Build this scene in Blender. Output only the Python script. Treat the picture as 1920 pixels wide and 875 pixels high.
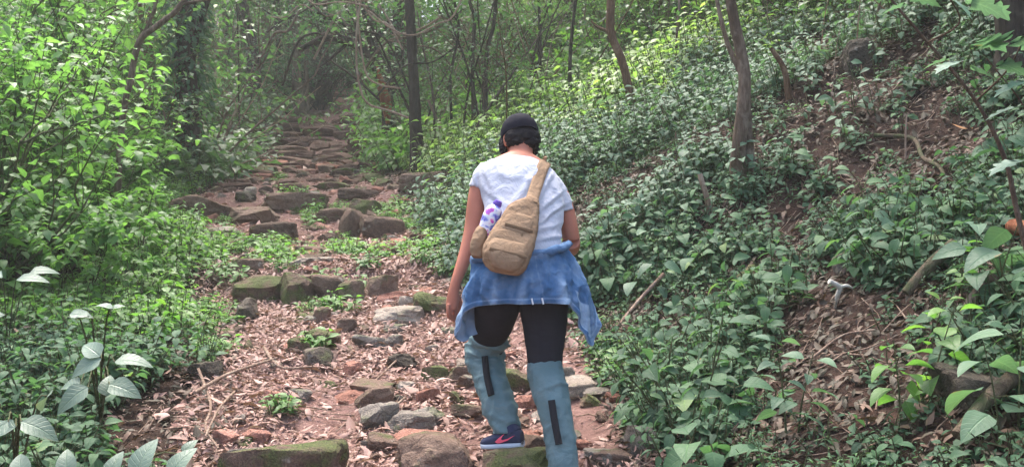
import bpy, bmesh, math, random
import numpy as np
from mathutils import Vector, Matrix

for o in list(bpy.data.objects):
    bpy.data.objects.remove(o, do_unlink=True)
SC = bpy.context.scene
COL = SC.collection
R = math.radians

# ------------------------------------------------------------------ camera, sky, sun, exposure
F = 1663.0                                   # focal length in pixels of a 1920 wide frame
cam_data = bpy.data.cameras.new('camera')
cam_data.sensor_width = 36.0
cam_data.lens = F / 1920.0 * 36.0
cam_data.clip_start = 0.05
cam_data.clip_end = 500.0
cam = bpy.data.objects.new('camera', cam_data)
cam.location = (0, 0, 0)
cam.rotation_euler = (R(90), 0, 0)
COL.objects.link(cam)
SC.camera = cam

SUN_EL, SUN_AZ = 64.0, -20.0                 # azimuth from +Y (view direction) towards +X
world = bpy.data.worlds.new('World')
SC.world = world
world.use_nodes = True
wn = world.node_tree
wn.nodes.clear()
wo = wn.nodes.new('ShaderNodeOutputWorld')
wb = wn.nodes.new('ShaderNodeBackground')
ws = wn.nodes.new('ShaderNodeTexSky')
ws.sky_type = 'NISHITA'
ws.sun_disc = False
ws.sun_elevation = R(SUN_EL)
ws.sun_rotation = R(SUN_AZ)
ws.air_density = 1.0
ws.dust_density = 5.0
ws.ozone_density = 1.0
wb.inputs['Strength'].default_value = 0.13
wn.links.new(ws.outputs[0], wb.inputs['Color'])
wn.links.new(wb.outputs[0], wo.inputs['Surface'])

sun_data = bpy.data.lights.new('sun', 'SUN')
sun_data.energy = 1.5
sun_data.angle = R(24)
sun_data.color = (1.0, 0.95, 0.88)
sun = bpy.data.objects.new('sun', sun_data)
sdir = Vector((math.sin(R(SUN_AZ)) * math.cos(R(SUN_EL)), math.cos(R(SUN_AZ)) * math.cos(R(SUN_EL)), math.sin(R(SUN_EL))))
sun.rotation_euler = sdir.to_track_quat('Z', 'Y').to_euler()
sun.location = sdir * 60
COL.objects.link(sun)

SC.view_settings.view_transform = 'Standard'
SC.view_settings.look = 'None'
SC.view_settings.gamma = 1.0
SC.view_settings.use_curve_mapping = False
SC.view_settings.exposure = 2.25
SC.render.engine = 'CYCLES'
SC.cycles.use_denoising = True
SC.cycles.max_bounces = 8
SC.cycles.diffuse_bounces = 4
SC.cycles.glossy_bounces = 2
SC.cycles.transmission_bounces = 4
SC.cycles.transparent_max_bounces = 4

# ------------------------------------------------------------------ noise
def _hash(ix, iy, iz, seed):
    h = (ix.astype(np.int64) * 374761393 + iy.astype(np.int64) * 668265263 + iz.astype(np.int64) * 2147483647 + seed * 974711) & 0x7fffffff
    h = ((h ^ (h >> 13)) * 1274126177) & 0x7fffffff
    h = (h ^ (h >> 16)) & 0xffff
    return h / 65535.0
def vnoise(p, seed=0):
    p = np.asarray(p, float)
    i = np.floor(p).astype(np.int64); f = p - i
    f = f * f * (3 - 2 * f)
    r = 0
    for dx in (0, 1):
        wx = f[..., 0] if dx else 1 - f[..., 0]
        for dy in (0, 1):
            wy = f[..., 1] if dy else 1 - f[..., 1]
            for dz in (0, 1):
                wz = f[..., 2] if dz else 1 - f[..., 2]
                r = r + wx * wy * wz * _hash(i[..., 0] + dx, i[..., 1] + dy, i[..., 2] + dz, seed)
    return r * 2 - 1
def fbm(p, seed=0, octs=3):
    p = np.asarray(p, float); r = 0; a = 1.0; s = 0
    for k in range(octs):
        r = r + a * vnoise(p * 2.03 ** k, seed + 17 * k); s += a; a *= 0.5
    return r / s

# ------------------------------------------------------------------ terrain function
PY = [-30, -6, 0, 2.5, 3.6, 4.2, 5, 6, 7, 7.3, 7.6, 9, 9.8, 10.6, 11.3, 12.2, 14, 16, 18, 19.5, 21, 24, 28, 34, 45, 70, 120]
PZ = [-5, -2.2, -1.55, -1.27, -1.12, -1.03, -.88, -.70, -.53, -.47, -.30, -.12, -.02, .20, .42, .56, .80, 1.1, 1.45, 2.0, 2.5, 3.3, 4.4, 6, 9, 16, 28]
CY = [-30, 0, 2.5, 4, 5, 6, 7, 9, 11, 14, 18, 21, 24, 28, 34, 45, 120]
CX = [0.3, -.1, -.25, -.40, -.57, -.78, -1.35, -1.9, -2.65, -3.15, -4.0, -4.6, -4.95, -5.2, -6.1, -7.9, -9]
HW = [1, 1, 1, .97, 1.1, 1.15, .95, 1.0, 1.35, 1.15, 1.05, .95, .9, .8, .65, .5, .5]
def path_z(y): return np.interp(y, PY, PZ)
def path_cx(y): return np.interp(y, CY, CX)
def path_hw(y): return np.interp(y, CY, HW)
def softplus(d, k=0.35): return k * np.logaddexp(0, d / k)
def H(x, y, fine=True):
    x = np.asarray(x, float); y = np.asarray(y, float)
    cx, hw = path_cx(y), path_hw(y)
    dr = x - cx - hw; dl = cx - hw - x
    slope = np.interp(y, [0, 6, 12, 30], [.50, .52, .48, .35])
    z = path_z(y) + slope * (softplus(dr) - .35 * math.log(1 + math.exp(0)) * 0) * np.where(dr > -3, 1, 1)
    z = z - slope * .35 * np.logaddexp(0, -1.0 / .35)
    z = z + 0.06 * softplus(dl, .3) + 0.30 * softplus(dl - 5.5, 1.0)
    if fine:
        q = np.stack([x, y, np.zeros_like(x)], -1)
        away = np.clip(np.maximum(dr, dl) * .8 + .6, .35, 1.45)
        z = z + .16 * away * fbm(q * .55, 3, 3) + .035 * fbm(q * 3.1, 9, 2)
    return z
def pix(x, y, z):
    return 960 + x / y * F, 437.5 - z / y * F
def hit(px, py, y0=1.2, y1=70):
    ys = y0 * (y1 / y0) ** np.linspace(0, 1, 1600)
    xs = (px - 960) / F * ys; zs = (437.5 - py) / F * ys
    h = H(xs, ys)
    k = np.argmax(h >= zs)
    if k == 0: k = 1 if h[0] >= zs[0] else len(ys) - 1
    return Vector((xs[k], ys[k], h[k]))
def at(px, py, Y):
    return Vector(((px - 960) / F * Y, Y, (437.5 - py) / F * Y))

# ------------------------------------------------------------------ materials
def new_mat(name):
    m = bpy.data.materials.new(name); m.use_nodes = True
    nt = m.node_tree; nt.nodes.clear()
    out = nt.nodes.new('ShaderNodeOutputMaterial')
    b = nt.nodes.new('ShaderNodeBsdfPrincipled')
    nt.links.new(b.outputs[0], out.inputs['Surface'])
    return m, nt, b, out
def N(nt, t, **kw):
    n = nt.nodes.new(t)
    for k, v in kw.items():
        if k.startswith('i_'): n.inputs[k[2:].replace('_', ' ')].default_value = v
        else: setattr(n, k, v)
    return n
def ramp(nt, fac, stops):
    r = nt.nodes.new('ShaderNodeValToRGB')
    e = r.color_ramp.elements
    while len(e) < len(stops): e.new(0.5)
    for i, (p, c) in enumerate(stops):
        e[i].position = p; e[i].color = (c[0], c[1], c[2], 1)
    nt.links.new(fac, r.inputs[0])
    return r.outputs[0]
def mixc(nt, fac, a, b, mode='MIX'):
    m = nt.nodes.new('ShaderNodeMix'); m.data_type = 'RGBA'; m.blend_type = mode
    for s, v in ((m.inputs[0], fac), (m.inputs[6], a), (m.inputs[7], b)):
        if isinstance(v, (int, float)): s.default_value = v
        elif isinstance(v, tuple): s.default_value = (v[0], v[1], v[2], 1)
        else: nt.links.new(v, s)
    return m.outputs[2]
def math_(nt, op, a, b=None):
    m = nt.nodes.new('ShaderNodeMath'); m.operation = op
    for i, v in enumerate((a, b)):
        if v is None: continue
        if isinstance(v, (int, float)): m.inputs[i].default_value = v
        else: nt.links.new(v, m.inputs[i])
    return m.outputs[0]
def noise(nt, scale, detail=4, rough=.55, coord='Object', dist=0.0):
    tc = nt.nodes.new('ShaderNodeTexCoord')
    n = nt.nodes.new('ShaderNodeTexNoise')
    n.inputs['Scale'].default_value = scale; n.inputs['Detail'].default_value = detail
    n.inputs['Roughness'].default_value = rough; n.inputs['Distortion'].default_value = dist
    if coord == 'World':
        g = nt.nodes.new('ShaderNodeNewGeometry'); nt.links.new(g.outputs['Position'], n.inputs['Vector'])
    else: nt.links.new(tc.outputs[coord], n.inputs['Vector'])
    return n.outputs[0]
def bump(nt, b, h, strength=.4, dist=.01):
    n = nt.nodes.new('ShaderNodeBump'); n.inputs['Strength'].default_value = strength; n.inputs['Distance'].default_value = dist
    nt.links.new(h, n.inputs['Height']); nt.links.new(n.outputs[0], b.inputs['Normal'])

def leaf_mat(name, stops, rough=.42, spec=.5, trans=.35, tcol=1.6, veins=1.0):
    """leaf: colour by each leaf's own tint and by the plant; some light comes through"""
    m, nt, b, out = new_mat(name)
    a = N(nt, 'ShaderNodeAttribute', attribute_name='tint')
    oi = N(nt, 'ShaderNodeObjectInfo')
    f = math_(nt, 'ADD', math_(nt, 'MULTIPLY', a.outputs['Fac'], .78), math_(nt, 'MULTIPLY', oi.outputs['Random'], .22))
    c = ramp(nt, f, stops)
    n = noise(nt, 34, 2, coord='World')
    c = mixc(nt, math_(nt, 'MULTIPLY', n, .35), c, (.10, .14, .07), 'MIX')
    lu = N(nt, 'ShaderNodeAttribute', attribute_name='leafuv'); sp = N(nt, 'ShaderNodeSeparateXYZ'); nt.links.new(lu.outputs['Vector'], sp.inputs[0])
    U, Vv = sp.outputs[0], sp.outputs[1]
    rib = ramp(nt, U, [(.0, (1, 1, 1)), (.10, (0, 0, 0))])
    sv = math_(nt, 'SINE', math_(nt, 'MULTIPLY', math_(nt, 'SUBTRACT', Vv, math_(nt, 'MULTIPLY', U, .22)), 46.0))
    side = ramp(nt, sv, [(.72, (0, 0, 0)), (1.0, (1, 1, 1))])
    vein = math_(nt, 'MAXIMUM', rib, math_(nt, 'MULTIPLY', side, .45))
    vein = math_(nt, 'MULTIPLY', vein, veins)
    c = mixc(nt, math_(nt, 'MULTIPLY', vein, .38), c, mixc(nt, 1.0, c, (1.9, 1.8, 1.6), 'MULTIPLY'))
    nb = noise(nt, 9, 3, .6, coord='World')
    eb = ramp(nt, math_(nt, 'ADD', math_(nt, 'MULTIPLY', U, .25), nb), [(.86, (0, 0, 0)), (.93, (1, 1, 1))])
    c = mixc(nt, math_(nt, 'MULTIPLY', eb, .7 * veins), c, (.20, .13, .05))
    bump(nt, b, math_(nt, 'ADD', math_(nt, 'MULTIPLY', vein, -1.0), math_(nt, 'MULTIPLY', noise(nt, 60, 2, coord='World'), .8)), .5, .004)
    nt.links.new(c, b.inputs['Base Color'])
    b.inputs['Roughness'].default_value = rough
    b.inputs['Specular IOR Level'].default_value = spec
    t = N(nt, 'ShaderNodeBsdfTranslucent')
    tc = mixc(nt, 1.0, c, (1.15 * tcol, 1.28 * tcol, .72 * tcol), 'MULTIPLY')
    nt.links.new(tc, t.inputs['Color'])
    mx = N(nt, 'ShaderNodeMixShader'); mx.inputs[0].default_value = trans
    nt.links.new(b.outputs[0], mx.inputs[1]); nt.links.new(t.outputs[0], mx.inputs[2])
    nt.links.new(mx.outputs[0], out.inputs['Surface'])
    return m
M = {}
M['herb'] = leaf_mat('herb_leaf', [(0, (.022, .060, .036)), (.35, (.040, .105, .055)), (.7, (.060, .140, .070)), (.93, (.10, .20, .08)), (.985, (.16, .24, .08)), (1, (.30, .25, .08))], .58, .30, .32)
M['herb_pale'] = leaf_mat('herb_leaf_pale', [(0, (.045, .10, .065)), (.5, (.075, .155, .095)), (1, (.14, .24, .14))], .54, .38, .30)
M['fresh'] = leaf_mat('fresh_leaf', [(0, (.055, .14, .035)), (.5, (.10, .23, .045)), (.85, (.16, .30, .05)), (1, (.26, .36, .08))], .45, .5, .42)
M['bright'] = leaf_mat('bright_leaf', [(0, (.055, .13, .045)), (.4, (.10, .22, .062)), (.75, (.16, .32, .08)), (1, (.25, .42, .12))], .45, .5, .45, 1.45)  # greens raised to carry the sunlight on the left shrubs
M['silver'] = leaf_mat('reflection_pale_leaf', [(0, (.075, .125, .095)), (.5, (.12, .18, .14)), (1, (.18, .25, .20))], .5, .45, .2)  # sky reflection on the big left leaves put in as pale grey-green
M['wood_leaf'] = leaf_mat('woodland_leaf', [(0, (.025, .065, .028)), (.5, (.05, .12, .045)), (.85, (.09, .18, .06)), (1, (.16, .22, .07))], .45, .5, .4)
M['sunny'] = leaf_mat('sunlit_tone_leaf', [(0, (.08, .16, .045)), (.5, (.17, .29, .075)), (1, (.32, .42, .14))], .45, .5, .45)  # sunlight of the upper slope put into a brighter, yellower green
M['lobed'] = leaf_mat('lobed_leaf', [(0, (.09, .19, .14)), (1, (.16, .28, .21))], .45, .5, .3, 1.3)
M['litter'] = leaf_mat('dry_leaf', [(0, (.12, .058, .048)), (.3, (.26, .130, .108)), (.6, (.41, .225, .195)), (.85, (.54, .35, .315)), (1, (.63, .50, .46))], .6, .35, .12, .7, .4)
M['litter_dark'] = leaf_mat('shade_dark_leaf', [(0, (.022, .012, .009)), (.45, (.055, .028, .021)), (.8, (.14, .066, .050)), (.95, (.22, .12, .092)), (1, (.30, .18, .14))], .6, .35, .08, .7, .4)  # leaf brown darkened to hold the shade lying on the banks
M['orange_leaf'] = leaf_mat('orange_leaf', [(0, (.55, .24, .10)), (1, (.60, .30, .15))], .5, .4, .2, .7)

def mat_ground():
    m, nt, b, out = new_mat('forest_soil')
    n1 = noise(nt, .9, 5, .6, 'World'); n2 = noise(nt, 14, 6, .7, 'World'); n3 = noise(nt, 90, 3, .6, 'World')
    f = math_(nt, 'ADD', math_(nt, 'MULTIPLY', n1, .35), math_(nt, 'MULTIPLY', n2, .65))
    c = ramp(nt, f, [(.25, (.014, .009, .007)), (.45, (.032, .019, .014)), (.6, (.055, .031, .023)), (.8, (.09, .055, .042))])
    nt.links.new(c, b.inputs['Base Color']); b.inputs['Roughness'].default_value = .95
    b.inputs['Specular IOR Level'].default_value = .15
    bump(nt, b, math_(nt, 'ADD', n2, math_(nt, 'MULTIPLY', n3, .4)), .8, .03)
    return m
def mat_path():
    m, nt, b, out = new_mat('path_soil')
    n1 = noise(nt, 1.3, 5, .6, 'World'); n2 = noise(nt, 18, 6, .7, 'World'); n3 = noise(nt, 120, 3, .6, 'World')
    f = math_(nt, 'ADD', math_(nt, 'MULTIPLY', n1, .4), math_(nt, 'MULTIPLY', n2, .6))
    c = ramp(nt, f, [(.25, (.085, .048, .040)), (.45, (.165, .092, .077)), (.62, (.25, .150, .130)), (.8, (.33, .23, .20))])
    nt.links.new(c, b.inputs['Base Color']); b.inputs['Roughness'].default_value = .95
    b.inputs['Specular IOR Level'].default_value = .15
    bump(nt, b, math_(nt, 'ADD', n2, math_(nt, 'MULTIPLY', n3, .4)), .8, .03)
    return m
M['ground'] = mat_ground(); M['path'] = mat_path()

def mat_stone(name, cols, moss=.5, mosscol=((.040, .058, .018), (.10, .125, .035))):
    """sandstone; moss grows in patches on the parts that face up"""
    m, nt, b, out = new_mat(name)
    oi = N(nt, 'ShaderNodeObjectInfo')
    n1 = noise(nt, 5, 5, .6, 'World'); n2 = noise(nt, 28, 6, .65, 'World'); n3 = noise(nt, 130, 3, .7, 'World')
    f = math_(nt, 'ADD', math_(nt, 'MULTIPLY', n1, .45), math_(nt, 'MULTIPLY', n2, .4))
    f = math_(nt, 'ADD', f, math_(nt, 'MULTIPLY', math_(nt, 'SUBTRACT', oi.outputs['Random'], .5), .22))
    f = math_(nt, 'ADD', f, .08)
    c = ramp(nt, f, [(.28, cols[0]), (.5, cols[1]), (.72, cols[2])])
    # pale lichen spots
    n4 = noise(nt, 11, 3, .5, 'World')
    c = mixc(nt, math_(nt, 'MULTIPLY', ramp(nt, n4, [(.66, (0, 0, 0)), (.72, (1, 1, 1))]), .4), c, (.36, .35, .30))
    if moss > 0:
        g = N(nt, 'ShaderNodeNewGeometry'); sx = N(nt, 'ShaderNodeSeparateXYZ'); nt.links.new(g.outputs['Normal'], sx.inputs[0])
        n5 = noise(nt, 7, 5, .65, 'World')
        mv = math_(nt, 'ADD', math_(nt, 'MULTIPLY', sx.outputs[2], .10), math_(nt, 'ADD', math_(nt, 'MULTIPLY', math_(nt, 'SUBTRACT', n5, .5), 1.7), .5))
        mv = math_(nt, 'ADD', mv, math_(nt, 'MULTIPLY', math_(nt, 'SUBTRACT', oi.outputs['Random'], .5), .15))
        t = .98 - .5 * moss
        mm = ramp(nt, mv, [(t - .12, (0, 0, 0)), (t + .14, (1, 1, 1))])
        mc = ramp(nt, n3, [(.3, mosscol[0]), (.7, mosscol[1])])
        c = mixc(nt, math_(nt, 'MULTIPLY', mm, .9), c, mc)
    nt.links.new(c, b.inputs['Base Color']); b.inputs['Roughness'].default_value = .85
    b.inputs['Specular IOR Level'].default_value = .25
    vo = N(nt, 'ShaderNodeTexVoronoi', feature='DISTANCE_TO_EDGE'); vo.inputs['Scale'].default_value = 3.6
    gp = N(nt, 'ShaderNodeNewGeometry'); wv = N(nt, 'ShaderNodeVectorMath', operation='ADD'); nn = N(nt, 'ShaderNodeTexNoise'); nn.inputs['Scale'].default_value = 6.0
    nt.links.new(gp.outputs['Position'], nn.inputs['Vector']); sc_ = N(nt, 'ShaderNodeVectorMath', operation='SCALE'); sc_.inputs['Scale'].default_value = .25
    nt.links.new(nn.outputs['Color'], sc_.inputs[0]); nt.links.new(gp.outputs['Position'], wv.inputs[0]); nt.links.new(sc_.outputs[0], wv.inputs[1]); nt.links.new(wv.outputs[0], vo.inputs['Vector'])
    crack = ramp(nt, vo.outputs['Distance'], [(0, (0, 0, 0)), (.035, (1, 1, 1))])
    spk = ramp(nt, n3, [(.35, (.78, .78, .78)), (.6, (1.35, 1.33, 1.30))])
    c = mixc(nt, 1.0, c, spk, 'MULTIPLY'); c = mixc(nt, math_(nt, 'MULTIPLY', math_(nt, 'SUBTRACT', 1.0, crack), .22), c, (.03, .022, .016))
    nt.links.new(c, b.inputs['Base Color'])
    bump(nt, b, math_(nt, 'ADD', math_(nt, 'ADD', n2, math_(nt, 'MULTIPLY', n3, .6)), math_(nt, 'MULTIPLY', crack, .22)), 1.0, .020)
    return m
BR = [(.060, .040, .030), (.145, .094, .070), (.25, .175, .135)]
M['stone'] = mat_stone('brown_sandstone', BR, .45)
M['stone_moss'] = mat_stone('mossy_sandstone', BR, 1.0)
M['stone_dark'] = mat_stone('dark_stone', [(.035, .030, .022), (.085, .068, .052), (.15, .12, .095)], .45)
M['stone_red'] = mat_stone('red_sandstone', [(.14, .06, .042), (.27, .125, .09), (.38, .21, .17)], .1)
M['stone_pale'] = mat_stone('pale_stone', [(.15, .115, .092), (.27, .22, .18), (.38, .33, .28)], .35)
M['step'] = mat_stone('step_stone', [(.060, .032, .024), (.120, .070, .054), (.20, .125, .10)], .3)
M['stone_grey'] = mat_stone('grey_stone', [(.080, .068, .056), (.165, .140, .118), (.27, .235, .205)], .5)

def mat_bark(name, cols, scale=9, moss=0.0):
    m, nt, b, out = new_mat(name)
    tc = N(nt, 'ShaderNodeNewGeometry'); mp = N(nt, 'ShaderNodeMapping'); mp.inputs['Scale'].default_value = (1, 1, .22)
    nt.links.new(tc.outputs['Position'], mp.inputs['Vector'])
    ns = []
    for s, d in ((scale, 5), (scale * 5, 5)):
        n = N(nt, 'ShaderNodeTexNoise'); n.inputs['Scale'].default_value = s; n.inputs['Detail'].default_value = d; n.inputs['Roughness'].default_value = .65
        nt.links.new(mp.outputs[0], n.inputs['Vector']); ns.append(n.outputs[0])
    f = math_(nt, 'ADD', math_(nt, 'MULTIPLY', ns[0], .5), math_(nt, 'MULTIPLY', ns[1], .5))
    c = ramp(nt, f, [(.3, cols[0]), (.5, cols[1]), (.7, cols[2])])
    n5 = noise(nt, 6, 4, .6, 'World')
    if moss > 0:
        c = mixc(nt, math_(nt, 'MULTIPLY', ramp(nt, n5, [(.62 - .3 * moss, (0, 0, 0)), (.75 - .3 * moss, (1, 1, 1))]), .75), c, (.055, .085, .03))
    else:
        c = mixc(nt, math_(nt, 'MULTIPLY', ramp(nt, n5, [(.55, (0, 0, 0)), (.62, (1, 1, 1))]), .3), c, (cols[2][0] * 1.3, cols[2][1] * 1.4, cols[2][2] * 1.4))
    nt.links.new(c, b.inputs['Base Color']); b.inputs['Roughness'].default_value = .9
    b.inputs['Specular IOR Level'].default_value = .2
    bump(nt, b, f, 1.0, .05)
    return m
M['bark'] = mat_bark('grey_brown_bark', [(.045, .030, .020), (.125, .088, .062), (.26, .20, .155)])
M['bark_brown'] = mat_bark('brown_bark', [(.045, .025, .015), (.13, .075, .045), (.24, .155, .10)])
M['bark_dark'] = mat_bark('dark_bark', [(.018, .014, .010), (.045, .034, .026), (.085, .066, .052)])
M['bark_moss'] = mat_bark('mossy_bark', [(.05, .035, .025), (.11, .08, .055), (.18, .14, .10)], 9, .55)
M['dead_wood'] = mat_bark('dead_wood', [(.16, .10, .07), (.28, .19, .14), (.42, .32, .25)], 12)
M['bleached'] = mat_bark('bleached_wood', [(.42, .38, .31), (.60, .56, .48), (.74, .71, .64)], 12)
M['red_wood'] = mat_bark('rotten_red_wood', [(.10, .03, .014), (.22, .075, .035), (.34, .14, .07)], 12)
M['stem'] = mat_bark('green_stem', [(.05, .06, .03), (.10, .11, .05), (.16, .16, .08)], 20)
M['stem_brown'] = mat_bark('brown_stem', [(.06, .04, .03), (.13, .09, .065), (.22, .16, .12)], 20)
# ------------------------------------------------------------------ mesh helpers
class MB:
    """collects faces (with a material slot and a tint per vertex) for ONE mesh"""
    def __init__(s): s.v = []; s.f = []; s.m = []; s.t = []; s.u = []; s.n = 0
    def add(s, v, faces, mi=0, tint=.5, uv=None):
        v = np.asarray(v, float).reshape(-1, 3); faces = np.asarray(faces, np.int64)
        s.v.append(v); s.f.append(faces + s.n); s.m.append(np.full(len(faces), mi))
        s.t.append(np.broadcast_to(np.asarray(tint, float), (len(v),)).copy()); s.u.append(np.full((len(v), 2), .5) if uv is None else uv); s.n += len(v)
    def merge(s, o, mat=None):
        """adds another collection, moved by a 4x4 matrix"""
        for v, t in zip(o.v, o.t):
            if mat is not None:
                a = np.array(mat); v = v @ a[:3, :3].T + a[:3, 3]
            s.v.append(v); s.t.append(t)
        s.u += o.u
        for f, m in zip(o.f, o.m): s.f.append(f + s.n); s.m.append(m)
        s.n += o.n
    def mesh(s, name, mats, smooth=True):
        me = bpy.data.meshes.new(name)
        v = np.concatenate(s.v); me.vertices.add(len(v)); me.vertices.foreach_set('co', v.ravel())
        li = np.concatenate([f.ravel() for f in s.f]); tot = np.concatenate([np.full(len(f), f.shape[1]) for f in s.f])
        me.loops.add(len(li)); me.loops.foreach_set('vertex_index', li.astype(np.int32))
        me.polygons.add(len(tot)); me.polygons.foreach_set('loop_start', (np.cumsum(tot) - tot).astype(np.int32))
        me.polygons.foreach_set('material_index', np.concatenate(s.m).astype(np.int32))
        me.polygons.foreach_set('use_smooth', np.full(len(tot), smooth))
        at_ = me.attributes.new('tint', 'FLOAT', 'POINT'); at_.data.foreach_set('value', np.concatenate(s.t).astype(np.float32))
        if any((m_.name.endswith('leaf') or 'leaf' in m_.name) for m_ in mats):
            uu = np.concatenate(s.u); ua = me.attributes.new('leafuv', 'FLOAT_VECTOR', 'POINT'); ua.data.foreach_set('vector', np.concatenate([uu, np.zeros((len(uu), 1))], 1).astype(np.float32).ravel())
        for m in mats: me.materials.append(m)
        me.update(calc_edges=True)
        return me
    def build(s, name, mats, parent=None, smooth=True):
        if not isinstance(mats, (list, tuple)): mats = [mats]
        o = bpy.data.objects.new(name, s.mesh(name, mats, smooth)); COL.objects.link(o)
        if parent is not None: o.parent = parent
        return o
def tag(o, label=None, cat=None, group=None, kind=None):
    if label: o['label'] = label
    if cat: o['category'] = cat
    if group: o['group'] = group
    if kind: o['kind'] = kind
    return o
def empty(name, loc=(0, 0, 0), rz=0):
    o = bpy.data.objects.new(name, None); o.location = loc; o.rotation_euler = (0, 0, rz)
    o.empty_display_size = .1; COL.objects.link(o); return o

def catmull(pts, n):
    p = np.asarray(pts, float); k = len(p)
    if k < 3:
        t = np.linspace(0, 1, n)[:, None]; return p[0] * (1 - t) + p[-1] * t
    e = np.vstack([2 * p[0] - p[1], p, 2 * p[-1] - p[-2]])
    u = np.linspace(0, k - 1, n); i = np.minimum(u.astype(int), k - 2); f = (u - i)[:, None]
    a, b, c, d = e[i], e[i + 1], e[i + 2], e[i + 3]
    return .5 * (2 * b + (c - a) * f + (2 * a - 5 * b + 4 * c - d) * f ** 2 + (3 * b - a - 3 * c + d) * f ** 3)
def frames(p):
    t = np.gradient(p, axis=0); t /= np.linalg.norm(t, axis=1)[:, None] + 1e-12
    u = np.zeros_like(p); ref = np.array([1., 0, 0]) if abs(t[0, 0]) < .8 else np.array([0, 1., 0])
    c = ref - t[0] * (ref @ t[0]); u[0] = c / np.linalg.norm(c)
    for i in range(1, len(p)):
        c = u[i - 1] - t[i] * (u[i - 1] @ t[i]); u[i] = c / (np.linalg.norm(c) + 1e-12)
    return t, u, np.cross(t, u)
def grid_faces(nr, nc, closed=True):
    i = np.arange(nr - 1)[:, None]; j = np.arange(nc if closed else nc - 1)[None, :]
    j2 = (j + 1) % nc
    return np.stack([i * nc + j, i * nc + j2, (i + 1) * nc + j2, (i + 1) * nc + j], -1).reshape(-1, 4)
def tube(mb, pts, rad, sides=6, mi=0, tint=.5, n=None, rough=0.0, seed=0, cap=True):
    pts = np.asarray(pts, float)
    n = n or len(pts)
    if n != len(pts) or n > 2:
        rad = np.interp(np.linspace(0, 1, n), np.linspace(0, 1, len(np.atleast_1d(rad))), np.atleast_1d(rad)) if np.ndim(rad) else np.full(n, rad)
        pts = catmull(pts, n)
    else: rad = np.broadcast_to(rad, (n,))
    t, u, w = frames(pts)
    a = np.linspace(0, 2 * math.pi, sides, endpoint=False)
    v = pts[:, None] + rad[:, None, None] * (np.cos(a)[None, :, None] * u[:, None] + np.sin(a)[None, :, None] * w[:, None])
    if rough:
        d = v - pts[:, None]
        k = 1 + rough * fbm(v * (1.2 / max(rad.max(), .01)) * np.array([.5, .5, .3]), seed, 3)
        v = pts[:, None] + d * k[..., None]
    mb.add(v.reshape(-1, 3), grid_faces(n, sides), mi, tint)
    if cap:
        for e in (0, n - 1):
            c = np.vstack([v[e], pts[e][None]])
            f = np.array([[j, (j + 1) % sides, sides] for j in range(sides)])
            if e == 0: f = f[:, ::-1]
            mb.add(c, f, mi, tint)

# ------------------------------------------------------------------ leaves
def leaf_shape(rows, width, fold=.12, curl=.18, kind='ovate'):
    """a leaf of unit length along +Y: three columns (edge, midrib, edge), folded along the rib and drooping to the tip"""
    t = np.linspace(0, 1, rows)
    if kind == 'ovate': w = np.sin(math.pi * t ** .72) ** .85
    elif kind == 'lance': w = np.sin(math.pi * t ** .85) ** 1.1
    elif kind == 'heart': w = np.where(t < .22, np.sqrt(np.clip(t / .22, 0, 1)) * .97 + .03, np.cos((t - .22) / .78 * math.pi / 2) ** .8)
    elif kind == 'round': w = np.sin(math.pi * t ** .8) ** .6
    w = np.clip(w, 0.02, 1) * width / 2
    z = -curl * t ** 2 + .06 * np.sin(t * math.pi)
    v = []
    for i in range(rows):
        v += [(-w[i], t[i], z[i] + fold * w[i] * 2), (0, t[i], z[i]), (w[i], t[i], z[i] + fold * w[i] * 2)]
    f = []
    for i in range(rows - 1):
        a = i * 3
        f += [(a, a + 1, a + 4, a + 3), (a + 1, a + 2, a + 5, a + 4)]
    return np.array(v), np.array(f)
L_HI = leaf_shape(6, .55); L_MID = leaf_shape(4, .55); L_LO = leaf_shape(3, .6)
L_HEART = leaf_shape(6, .82, .10, .22, 'heart'); L_LANCE = leaf_shape(5, .30, .15, .3, 'lance'); L_LANCE_LO = leaf_shape(3, .34, .15, .3, 'lance')
L_ROUND = leaf_shape(5, .75, .05, .1, 'round'); L_BROAD = leaf_shape(8, .66, .10, .20, 'heart')
L_DRY = leaf_shape(4, .38, .22, .14); L_DRY2 = leaf_shape(4, .5, -.2, -.22); L_DRY_LO = leaf_shape(3, .5, .3, .2)
def lobed_shape():
    """a broad leaf with three pointed lobes on each side"""
    pts = [(0, 0), (.16, .02), (.30, .16), (.46, .14), (.36, .34), (.28, .40), (.48, .52), (.34, .60), (.20, .62), (.28, .80), (.13, .84), (0, 1.05)]
    v = []; f = []
    for x, y in pts: v.append((x, y, .10 * x - .25 * y * y))
    n = len(pts)
    for x, y in pts: v.append((-x, y, .10 * x - .25 * y * y))
    r = []
    for x, y in pts: r.append(len(v)); v.append((0, min(y, 1.05), -.25 * y * y))
    for i in range(n - 1):
        f.append((r[i], i, i + 1, r[i + 1])); f.append((r[i], r[i + 1], n + i + 1, n + i))
    return np.array(v), np.array(f)
L_LOBED = lobed_shape()
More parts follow.
